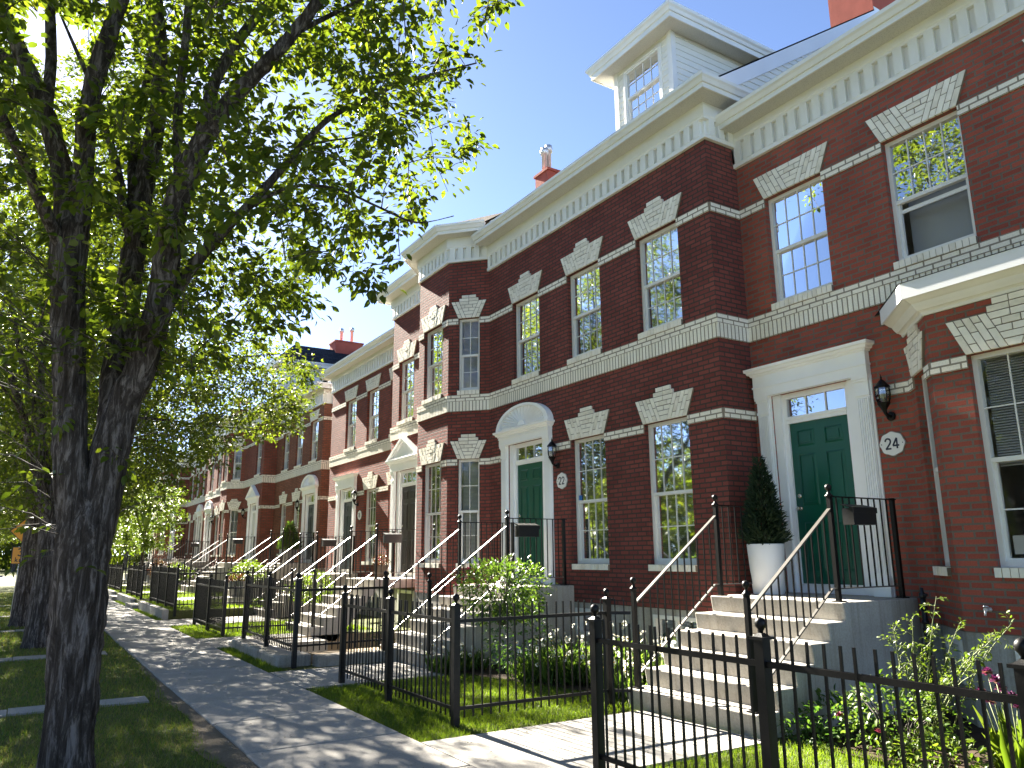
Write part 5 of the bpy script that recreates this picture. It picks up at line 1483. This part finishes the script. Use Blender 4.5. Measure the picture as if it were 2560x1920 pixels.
def upright_clump(name, label, c, rad, n, h, mat, seed, group=None, heads=0, headmat='petalW', lean=.35, blades=.014, headr=.027):
    """grassy clump of stems and narrow leaves with flower heads on top"""
    t = thing(name, label, 'plant', c, group); g = np.random.default_rng(seed)
    a = g.uniform(0, 6.283, n); r = np.sqrt(g.random(n)); p = np.stack([np.cos(a) * r * rad[0], np.sin(a) * r * rad[1], np.zeros(n)], 1)
    ax = norm(np.stack([g.normal(0, lean, n), g.normal(0, lean, n), np.ones(n)], 1)); up = norm(g.normal(0, 1, (n, 3)))
    L = h * g.uniform(.35, 1.0, n); p[:, 2] = 0
    v, f = leaf_arrays(p, ax, up, L, np.full(n, blades) * 2.2, True)
    n2 = int(n * 2.2); j = g.integers(0, n, n2); q = p[j] + ax[j] * (L[j] * g.uniform(.15, .95, n2))[:, None]
    a2 = norm(g.normal(0, 1, (n2, 3)) * np.array([1, 1, .4]) + np.array([0, 0, .35])); L2 = g.uniform(.03, .075, n2)
    v2, f2 = leaf_arrays(q, a2, norm(np.array([0, 0, 1.0]) + g.normal(0, .4, (n2, 3))), L2, L2 * .38, True)
    link('foliage', np_mesh('foliage', np.concatenate([v, v2]), np.concatenate([f, f2 + len(v)]), mat), t)
    if heads:
        me = daisy_mesh(headr, headmat)
        sm = MB()
        for k in range(heads):
            aa = g.uniform(0, 6.283); rr2 = math.sqrt(g.random()); b = np.array([math.cos(aa) * rr2 * rad[0], math.sin(aa) * rr2 * rad[1], 0]); e = b + np.array([g.normal(0, .1), g.normal(0, .1), h * g.uniform(.55, 1.3)])
            sm.tube([b, (b + e) / 2 + g.normal(0, .03, 3), e], [.0028, .0025, .002], 4)
            o = link('flower_head', me, t, tuple(e)); o.rotation_euler = (g.normal(0, .45), g.normal(-.85, .35), g.uniform(0, 6)); s = g.uniform(.8, 1.2); o.scale = (s, s, s)
        sm.build('flower_stems', 'stem', t, Vector((0, 0, 0)))
    return t
def daisy_mesh(r, mat):
    k = ('daisy', r, mat)
    if k not in CACHE:
        n = 14; a = np.arange(n) * 2 * math.pi / n; A = np.stack([np.cos(a), np.sin(a), np.full(n, -.05)], 1); P = A * r * .28
        v, f = leaf_arrays(P, A, np.tile([0, 0, 1.0], (n, 1)), np.full(n, r * .85), np.full(n, r * .5), False)
        mb = MB(); mb.v = [tuple(x) for x in v]; [mb.fidx(q, 0) for q in f.tolist()]
        mb.lathe((0, 0, 0), [(r * .34, -.002), (r * .32, .004), (r * .2, .008), (.001, .009)], 8, 1)
        CACHE[k] = mb.mesh('flower_head', [mat, 'daisyeye'])
    return CACHE[k]
g = random.Random(8)
spots = [(5.25, 10.2, .30), (5.6, 10.25, .34), (5.75, 8.85, .36), (6.0, 8.5, .42), (6.25, 8.2, .46), (6.5, 8.7, .5), (6.4, 7.7, .5), (6.75, 8.15, .5), (6.1, 7.55, .40), (6.7, 7.35, .48), (6.25, 9.2, .45), (5.95, 7.15, .36), (6.5, 7.05, .44), (7.1, 7.6, .5), (7.1, 8.6, .55), (6.7, 9.4, .5)]
for i, (x, y, h) in enumerate(spots):
    upright_clump('daisy_clump', 'clump of white daisies on tall stems in the bed below the number 22 windows', (x, y, -.02), (.26, .28), 95, h, 'leafB', 100 + i, 'daisy clumps in the number 22 bed', 17 if i > 1 else 9)
# bed in front of number 24
def lanky(label, c, seed, targets, mat):
    """tall thin arching canes with small leaf tufts"""
    t = thing('lanky_shrub', label, 'shrub', c); g2 = np.random.default_rng(seed); mb = MB(); tw = []
    for e in targets:
        e = np.array(e) - np.array(c); s0 = np.array([g2.normal(0, .05), g2.normal(0, .06), 0]); m = (s0 + e) / 2 + np.array([0, 0, .12]); m2 = s0 * .25 + e * .75 + np.array([0, 0, .08])
        P = [s0, s0 * .5 + m * .5 + np.array([0, 0, .03]), m, m2, e]; mb.tube(P, [.007, .006, .005, .0035, .002], 5)
        P = np.array(P)
        for k in range(13):
            f = .22 + .78 * (k + .5) / 13 * 1.0; i = min(int(f * 4), 3); w = f * 4 - i; p = P[i] * (1 - w) + P[i + 1] * w; L = .06 + .16 * g2.random() * (1.15 - f)
            q = p + norm(g2.normal(0, 1, (1, 3)) + np.array([[0, 0, .5]]))[0] * L; tw.append(np.array([p, (p + q) / 2 + np.array([0, 0, .012]), q]))
        tw.append(np.array([P[3], P[3] * .5 + P[4] * .5, P[4]]))
    mb.build('canes', 'stem', t, Vector((0, 0, 0)))
    v, q = twig_mesh(tw, .003, .0012); link('twigs', np_mesh('twigs', v, np.zeros((0, 3)), 'stem', q), t)
    v, f = leaves_on(tw, 6, .036, .5, .018, .3, True, .3); link('foliage', np_mesh('foliage', v, f, mat), t)
    return t
lanky('tall lanky lime green shrub with arching canes before the near foundation', (6.5, 4.02, .0), 4,
      [(6.45, 3.75, 1.22), (6.35, 3.92, 1.05), (6.5, 4.2, .96), (6.45, 4.22, .86), (6.5, 3.62, 1.0), (6.3, 3.22, .98), (6.25, 3.35, .85), (6.2, 3.05, 1.08), (6.4, 3.6, .7), (6.55, 4.0, .75), (6.1, 3.5, .62), (6.6, 3.9, .95), (6.2, 3.7, .5), (6.2, 3.35, .70), (6.3, 3.3, .92), (6.5, 4.1, .7)], 'leafY')
leaf_blob('low_rose', 'low tangled rose with pale leaves between the canes and the near fence', 'shrub', (6.05, 3.95, .28), (.34, .52, .30), 900, .05, 'leafR', 31, None, [(-.25, .35, .30, .035), (-.2, .05, .22, .035)], True, .6)
leaf_blob('weed_patch', 'dark weedy patch at the foot of the near landing wall', 'plant', (6.35, 4.72, .14), (.35, .35, .18), 500, .06, 'leafD', 32, None, None, False, .55)
leaf_blob('weed_patch', 'low weeds sprouting along the lawn edge before the near landing', 'plant', (5.95, 4.75, .06), (.2, .28, .1), 220, .05, 'leafD', 33, None, None, False, .5)
leaf_blob('weed_patch', 'small yellowish weed cluster under the lanky shrub', 'plant', (5.85, 3.5, .12), (.25, .4, .16), 420, .05, 'leafY', 34, None, None, False, .5)
def iris(label, c, seed):
    t = thing('iris_plant', label, 'plant', c); g2 = np.random.default_rng(seed); n = 26
    p = np.stack([g2.normal(0, .05, n), g2.normal(0, .06, n), np.zeros(n)], 1); ax = norm(np.stack([g2.normal(0, .22, n), g2.normal(0, .25, n), np.ones(n)], 1)); L = g2.uniform(.3, .55, n)
    v, f = leaf_arrays(p, ax, norm(g2.normal(0, 1, (n, 3))), L, np.full(n, .06)); link('foliage', np_mesh('foliage', v, f, 'leafY'), t)
    mb = MB()
    for k, (dx, dy, h) in enumerate(((-.02, .09, .72), (.0, .02, .62), (.03, -.06, .50), (-.05, .14, .58))):
        mb.tube([(0, 0, 0), (dx * .6, dy * .6, h * .55), (dx, dy, h)], [.006, .005, .004], 5)
        b = link('bloom', rosette(.05, 'petalV', 3), t, (dx, dy, h)); b.rotation_euler = (g2.normal(0, .4), g2.normal(0, .4), g2.uniform(0, 6))
    mb.build('flower_stems', 'stem', t, Vector((0, 0, 0))); return t
iris('dark purple iris with withered blooms by the last fence post', (6.15, 3.16, -.02), 3)
iris('second purple iris clump with broad lime leaves beside the first', (5.85, 2.95, -.02), 5)
bed = MB(); bed.face([(5.75, .5, -.015), (8.28, .5, -.015), (8.28, 4.95, -.015), (6.2, 4.95, -.015), (5.85, 4.4, -.015)]); structure(bed.build('soil_bed', 'soil'))
bed = MB(); bed.face([(5.95, 7.0, -.015), (7.66, 7.0, -.015), (7.66, 10.44, -.015), (5.35, 10.44, -.015), (5.5, 9.2, -.015), (5.8, 8.2, -.015)]); structure(bed.build('soil_bed', 'soil'))

def conifer(name, label, c, h, r, n, mat, seed, size):
    t = thing(name, label, 'shrub', c); g2 = np.random.default_rng(seed)
    z = h * (1 - np.sqrt(g2.random(n)) ** 1.0) ; z = np.clip(z, .02, h); rr2 = r * np.clip(1 - z / h, .02, 1) ** .8 * (1 if True else 1) * np.minimum(1, .55 + z / (h * .18)); a = g2.uniform(0, 6.283, n); q = .45 + .6 * g2.random(n) + .16 * np.sin(a * 5 + z * 14)
    p = np.stack([np.cos(a) * rr2 * q, np.sin(a) * rr2 * q, z], 1); ax = norm(np.stack([np.cos(a), np.sin(a), g2.uniform(.3, 1.1, n)], 1) + g2.normal(0, .35, (n, 3)))
    L = size * g2.uniform(.6, 1.4, n); v, f = leaf_arrays(p, ax, norm(g2.normal(0, 1, (n, 3))), L, L * .22, False)
    link('needles', np_mesh('needles', v, f, mat), t)
    mb = MB(); mb.tube([(0, 0, -.1), (0, 0, h * .9)], [.03, .006], 6); mb.build('trunk', 'twig', t, Vector((0, 0, 0))); return t
def pot(label, c, h, r0, r1, mat, group=None):
    t = thing('planter', label, 'planter', c, group); mb = MB(); mb.lathe((0, 0, 0), [(r0 - .01, 0), (r0, .01), (r1, h - .01), (r1 - .005, h), (r1 - .025, h), (r1 - .03, h - .06)], 28); mb.build('pot', mat, t, Vector((0, 0, 0)))
    mb = MB(); mb.lathe((0, 0, 0), [(r1 - .03, h - .07), (.01, h - .06)], 20); mb.build('soil', 'soil', t, Vector((0, 0, 0))); return t
pot('tall white round planter on the landing beside the number 24 door', (7.78, 6.60, 1.09), .60, .185, .225, 'planter')
conifer('potted_conifer', 'dark conical spruce growing in the tall white planter', (7.78, 6.60, 1.66), 1.10, .265, 5200, 'needle', 3, .075)
pot('grey planter on the landing of the brown end house', (8.2, 28.6, 1.36), .5, .2, .24, 'potgrey')
conifer('potted_conifer', 'bright green cone shaped cedar before the arched door of the brown end house', (8.2, 28.6, 1.82), 1.05, .42, 3000, 'thuja', 4, .10)
for i, (x, y, lb) in enumerate(((5.55, 25.0, 'left of two grey pots with red flowers, standing on a block past the court'), (5.75, 24.75, 'right of two grey pots with red flowers, standing on a block past the court'))):
    pot(lb.replace(' with red flowers', ''), (x, y, .42), .46, .13, .16, 'potgrey')
    leaf_blob('pot_flowers', 'dark red flowers in the ' + ('left' if i == 0 else 'right') + ' grey pot past the court', 'plant', (x, y, .95), (.18, .18, .12), 260, .06, 'redleaf', 40 + i, None, None, False)
wb = MB(); wb.box(5.3, 6.0, 24.5, 25.3, 0, .42); tag(wb.build('concrete_block', 'step', None, Vector((5.6, 24.9, 0))), 'low concrete block carrying two grey pots', 'block').location = (5.6, 24.9, 0)
leaf_blob('garden_shrub', 'bright lime shrub behind the court fence, right of the far pots', 'shrub', (5.95, 18.55, .82), (.55, .6, .36), 1500, .06, 'leafY', 51)
leaf_blob('garden_shrub', 'bright lime shrub above the two grey pots', 'shrub', (6.1, 25.6, 1.1), (.55, .75, .36), 1300, .075, 'leafY', 52)
leaf_blob('garden_shrub', 'low lime shrub beside the third set of distant railings', 'shrub', (6.0, 38, .9), (.6, .9, .4), 800, .1, 'leafY', 53)
leaf_blob('garden_shrub', 'red leaved shrub at the far end of the railings', 'shrub', (6.4, 47.2, 1.0), (.5, .6, .5), 500, .11, 'redleaf', 54)
pot('dark pot with pink flowers on the landing of the pediment house', (7.2, 17.45, 1.09), .28, .11, .15, 'rust')
leaf_blob('pot_flowers', 'pink and dark red flowers in the pot on the pediment house landing', 'plant', (7.2, 17.45, 1.47), (.17, .17, .13), 300, .05, 'redleaf', 55, None, [(-.1, .0, .2, .03), (-.08, -.08, .16, .03)], False)
leaf_blob('cellar_shrub', 'straggly leafy plant against the wall of the sunken court', 'shrub', (6.6, 15.3, -.2), (.5, .5, .55), 500, .06, 'leafD', 56)

# trees and bushes across the road, mirrored in the windows
t = leaf_blob('park_bush', 'broad leafy bush on the park side across the road', 'shrub', (-34, -6, 2.6), (3.4, 4.2, 2.9), 5200, .3, 'leaf2', 71, 'bushes across the road', None, False, .62, False, .5)
for k in range(30):
    c = copy_tree(t); c.location = (-34 - (k % 2) * 7 + random.uniform(-2, 2), -14 + k * 3.4 + random.uniform(-1.5, 1.5), -.3); s = random.uniform(1.1, 1.7); c.scale = (s, s, s * random.uniform(1.0, 1.35)); c.rotation_euler.z = random.uniform(0, 6)
for k in range(24):
    c = copy_tree(t); c['label'] = 'leafy bush closing the far side of the park lawn'; c['group'] = 'bushes on the far side of the park'
    c.location = (-75 + k * 4.6, 140 + random.uniform(-5, 5), -.5); s = random.uniform(1.2, 2.0); c.scale = (s, s, s * random.uniform(1.2, 1.8)); c.rotation_euler.z = random.uniform(0, 6)
# ------------------------------------------------------------------ grass
def grass(name, regions, dens, h, mat, seed, avoid=(), lean=.4, width=.0042):
    """regions: (polygon, z); blades get sparser with distance"""
    g2 = np.random.default_rng(seed); P = []
    for poly, z, k in regions:
        poly = np.array(poly, float); lo, hi = poly.min(0), poly.max(0); n = int((hi - lo).prod() * dens * k)
        q = lo + (hi - lo) * g2.random((n, 2)); ins = np.zeros(n, bool); m = len(poly)
        for i in range(m):
            a, b = poly[i], poly[(i + 1) % m]
            c = ((a[1] > q[:, 1]) != (b[1] > q[:, 1])) & (q[:, 0] < (b[0] - a[0]) * (q[:, 1] - a[1]) / (b[1] - a[1] + 1e-12) + a[0]); ins ^= c
        q = q[ins]; d = np.hypot(q[:, 0], q[:, 1]); keep = g2.random(len(q)) < np.clip((5.0 / d) ** 1.5, 0, 1)
        for (x0, x1, y0, y1) in avoid: keep &= ~((q[:, 0] > x0) & (q[:, 0] < x1) & (q[:, 1] > y0) & (q[:, 1] < y1))
        q = q[keep]; P.append(np.column_stack([q, np.full(len(q), z)]))
    P = np.concatenate(P); n = len(P); d = np.hypot(P[:, 0], P[:, 1]); sc_ = np.clip(d / 7, .8, 3.2)
    cl = np.array([noise.noise(Vector((x * 1.7, y * 1.7, 0))) for x, y, _ in P]) if n < 260000 else np.zeros(n)
    L = h * g2.uniform(.55, 1.25, n) * (1 + .35 * cl); a = g2.uniform(0, 6.283, n); W = width * sc_ * g2.uniform(.7, 1.3, n)
    sd = np.stack([np.cos(a), np.sin(a), np.zeros(n)], 1); ln = np.stack([g2.normal(0, lean, n), g2.normal(0, lean, n), np.ones(n)], 1)
    tip = P + norm(ln) * L[:, None]; tip[:, 2] -= 0; mid = P + (tip - P) * .5 + np.array([0, 0, .12]) * L[:, None]
    V = np.stack([P - sd * W[:, None] / 2, P + sd * W[:, None] / 2, mid + sd * W[:, None] * .4, mid - sd * W[:, None] * .4, tip], 1).reshape(-1, 3)
    b = np.arange(n)[:, None] * 5; T = np.concatenate([b + np.array([[3, 2, 4]])]); Qd = b + np.array([[0, 1, 2, 3]])
    o = link(name, np_mesh(name, V, T, mat, Qd)); o['kind'] = 'stuff'; return o
grass('lawn_grass', [([(3.72, .6), (5.8, .6), (5.95, 4.6), (5.6, 4.86), (3.72, 4.86)], -.03, 1), ([(3.12, .6), (3.72, .6), (3.72, 4.87), (3.12, 4.87)], -.03, 1.2),
                     ([(3.12, 6.57), (5.55, 6.60), (6.0, 7.1), (5.75, 8.3), (5.45, 9.3), (5.3, 9.9), (3.12, 9.9)], -.03, 1.15)], 7500, .055, 'grass', 61)
grass('lawn_grass', [([(3.12, 11.55), (3.36, 11.55), (3.36, 15.1), (3.12, 15.1)], -.03, 2), ([(3.12, 17.02), (6.9, 17.02), (6.9, 20.5), (3.12, 20.5)], -.03, 1.2), ([(3.12, 22.65), (3.28, 22.65), (3.28, 34), (3.12, 34)], -.03, 2),
                     ([(3.45, 22.9), (7, 22.9), (7, 44), (3.45, 44)], .2, 1.0)], 5200, .06, 'grass', 62, avoid=((3.1, 6.4, 27.9, 29.9), (3.1, 6.4, 34.6, 36.4), (5.2, 6.1, 24.4, 25.4)))
av = [(-1.25, 1.42, 10.08, 10.53), (-1.25, 1.42, 15.3, 15.87), (-1.25, 1.42, 21.25, 21.82), (-1.25, 1.42, 26.75, 27.32)]
grass('verge_grass', [([(-1.2, 3.5), (1.62, 3.5), (1.50, 7.4), (1.62, 8.8), (1.6, 10.3), (1.68, 11.5), (1.7, 16), (-1.2, 16)], -.03, 1), ([(-1.2, 16), (1.72, 16), (1.72, 46), (-1.2, 46)], -.03, 1.1)], 4600, .048, 'grassW', 63, av, .6)
# fallen seeds and litter on the walk
n = 260; g2 = np.random.default_rng(5); P = np.column_stack([g2.uniform(1.3, 5.2, n), 4.9 + 10 * g2.random(n) ** 1.4, np.full(n, .006)]); a = g2.uniform(0, 6.28, n)
v, f = leaf_arrays(P, np.column_stack([np.cos(a), np.sin(a), g2.normal(0, .15, n)]), norm(np.array([0, 0, 1.0]) + g2.normal(0, .3, (n, 3))), g2.uniform(.012, .03, n), g2.uniform(.008, .018, n), False)
o = link('leaf_litter', np_mesh('leaf_litter', v, f, 'dirt')); o['kind'] = 'stuff'

# ------------------------------------------------------------------ street sign, far things
def road_sign():
    t = thing('curve_sign', 'amber diamond sign with left curve arrow above a 30 km/h tab', 'road sign', (-.12, 27.2, 0))
    x, y = -.12, 27.2
    mb = MB(); mb.tube([(x, y, -.1), (x + .14, y, 2.6)], .024, 8); mb.build('post', 'galv', t)
    mb = MB(); mb.tube([(x - .01, y + 1.6, -.1), (x + .05, y + 1.6, 2.0)], .016, 6); mb.build('brace', 'galv', t)
    cx, cz = x + .14, 2.38; r = .43
    mb = MB(); yy = y - .035
    dia = lambda r_: [(cx - r_, yy, cz), (cx, yy, cz - r_), (cx + r_, yy, cz), (cx, yy, cz + r_)]
    mb.prism(dia(r), (0, .006, 0), 1); mb.prism([(a, yy - .001, c) for a, b, c in dia(r - .028)], (0, -.002, 0), 0)
    mb.build('diamond_panel', ['yellow', 'signk'], t)
    ar = MB(); st = [(.14, -.20), (.14, -.02), (.125, .045), (.085, .085), (.03, .10), (-.06, .10)]
    ribbon(ar, [(cx + a, cz + b) for a, b in st], .062, yy - .005, -.002)
    ar.prism([(cx - .20, yy - .005, cz + .10), (cx - .06, yy - .005, cz + .19), (cx - .06, yy - .005, cz + .01)], (0, -.0025, 0))
    ar.build('curve_arrow', 'signk', t)
    tb = MB(); z1 = cz - r - .02; w = .30
    tb.box(cx - w - .01, cx + w - .01, yy, yy + .006, z1 - .5, z1, 1); tb.box(cx - w + .012, cx + w - .032, yy - .004, yy - .001, z1 - .478, z1 - .022, 0); tb.build('speed_tab', ['yellow', 'signk'], t)
    tx = MB(); text(tx, '30', .215, .032, yy - .005, cx - .165, z1 - .265, .80, -.002); text(tx, 'km/h', .13, .022, yy - .005, cx - .21, z1 - .435, .80, -.002); tx.build('lettering', 'signk', t)
road_sign()
def far_car(x, y, label, mat):
    t = thing('parked_car', label, 'car', (x, y, 0), 'cars parked past the far lawn')
    b = MB(); pr = [(-2.2, .35), (-2.25, .75), (-2.1, .92), (-1.2, 1.0), (-.7, 1.42), (.9, 1.45), (1.6, 1.02), (2.2, .9), (2.25, .4)]
    b.prism([(px, -.88, pz) for px, pz in pr], (0, 1.76, 0)); b.build('body', mat, t, Vector((0, 0, 0)))
    w = MB(); w.prism([(-1.05, -.89, 1.0), (-.62, -.89, 1.36), (.82, -.89, 1.38), (1.35, -.89, 1.02)], (0, 1.78, 0)); w.build('window', 'cardark', t, Vector((0, 0, 0)))
    for wx in (-1.4, 1.4):
        q = MB(); q.lathe((wx, -.92, .33), [(.33, 0), (.33, .2), (.2, .22)], 16, 0, 'y'); q.build('wheel', 'cardark', t, Vector((0, 0, 0)))
far_car(-4.6, 96.5, 'silver car parked past the end of the street, at the left edge', 'car'); far_car(-11.5, 97.5, 'second pale car parked past the street end', 'car')
wl = MB(); wl.box(-60, 30, 150, 150.4, 0, 2.0); tag(wl.build('boundary_wall', 'step', None, Vector((0, 150, 0))), 'pale low wall closing the far side of the park lawn', 'wall').location = (0, 150, 0)

# ------------------------------------------------------------------ light, sky, camera
w = bpy.data.worlds.new('World'); sc.world = w; w.use_nodes = True
nt = w.node_tree; bg = nt.nodes['Background']
sky = nt.nodes.new('ShaderNodeTexSky'); sky.sky_type = 'NISHITA'; sky.sun_disc = False
EL, AZ = R(31.1), R(-2.9)
sky.sun_elevation = EL; sky.sun_rotation = AZ; sky.altitude = 1000; sky.air_density = .36; sky.dust_density = .22; sky.ozone_density = 1.0
nt.links.new(sky.outputs[0], bg.inputs[0]); bg.inputs[1].default_value = .05
sd = Vector((math.sin(AZ) * math.cos(EL), math.cos(AZ) * math.cos(EL), math.sin(EL)))
L = bpy.data.lights.new('sun', 'SUN'); L.energy = 5.0; L.angle = R(.53); L.color = (1, .93, .80)
lo = bpy.data.objects.new('sun', L); col.objects.link(lo); lo.rotation_euler = sd.to_track_quat('Z', 'Y').to_euler(); lo.location = sd * 60

p, yaw, roll = .21872, .55695, -.00803
f = Vector((math.sin(yaw) * math.cos(p), math.cos(yaw) * math.cos(p), math.sin(p))); r = Vector((math.cos(yaw), -math.sin(yaw), 0)); u = r.cross(f)
r2 = r * math.cos(roll) + u * math.sin(roll); u2 = -r * math.sin(roll) + u * math.cos(roll)
cam = bpy.data.cameras.new('camera'); cam.sensor_width = 36; cam.lens = 1923 / 2560 * 36; cam.clip_start = .05; cam.clip_end = 2000
co = bpy.data.objects.new('camera', cam); col.objects.link(co)
mw = Matrix((r2, u2, -f)).transposed().to_4x4(); mw.translation = Vector((0, 0, CAMZ)); co.matrix_world = mw
sc.camera = co
sc.view_settings.view_transform = 'Standard'; sc.view_settings.look = 'None'; sc.view_settings.exposure = 3.5; sc.view_settings.gamma = 1
sc.cycles.max_bounces = 8; sc.cycles.transparent_max_bounces = 12; sc.cycles.use_denoising = True
sc.cycles.caustics_reflective = False; sc.cycles.caustics_refractive = False
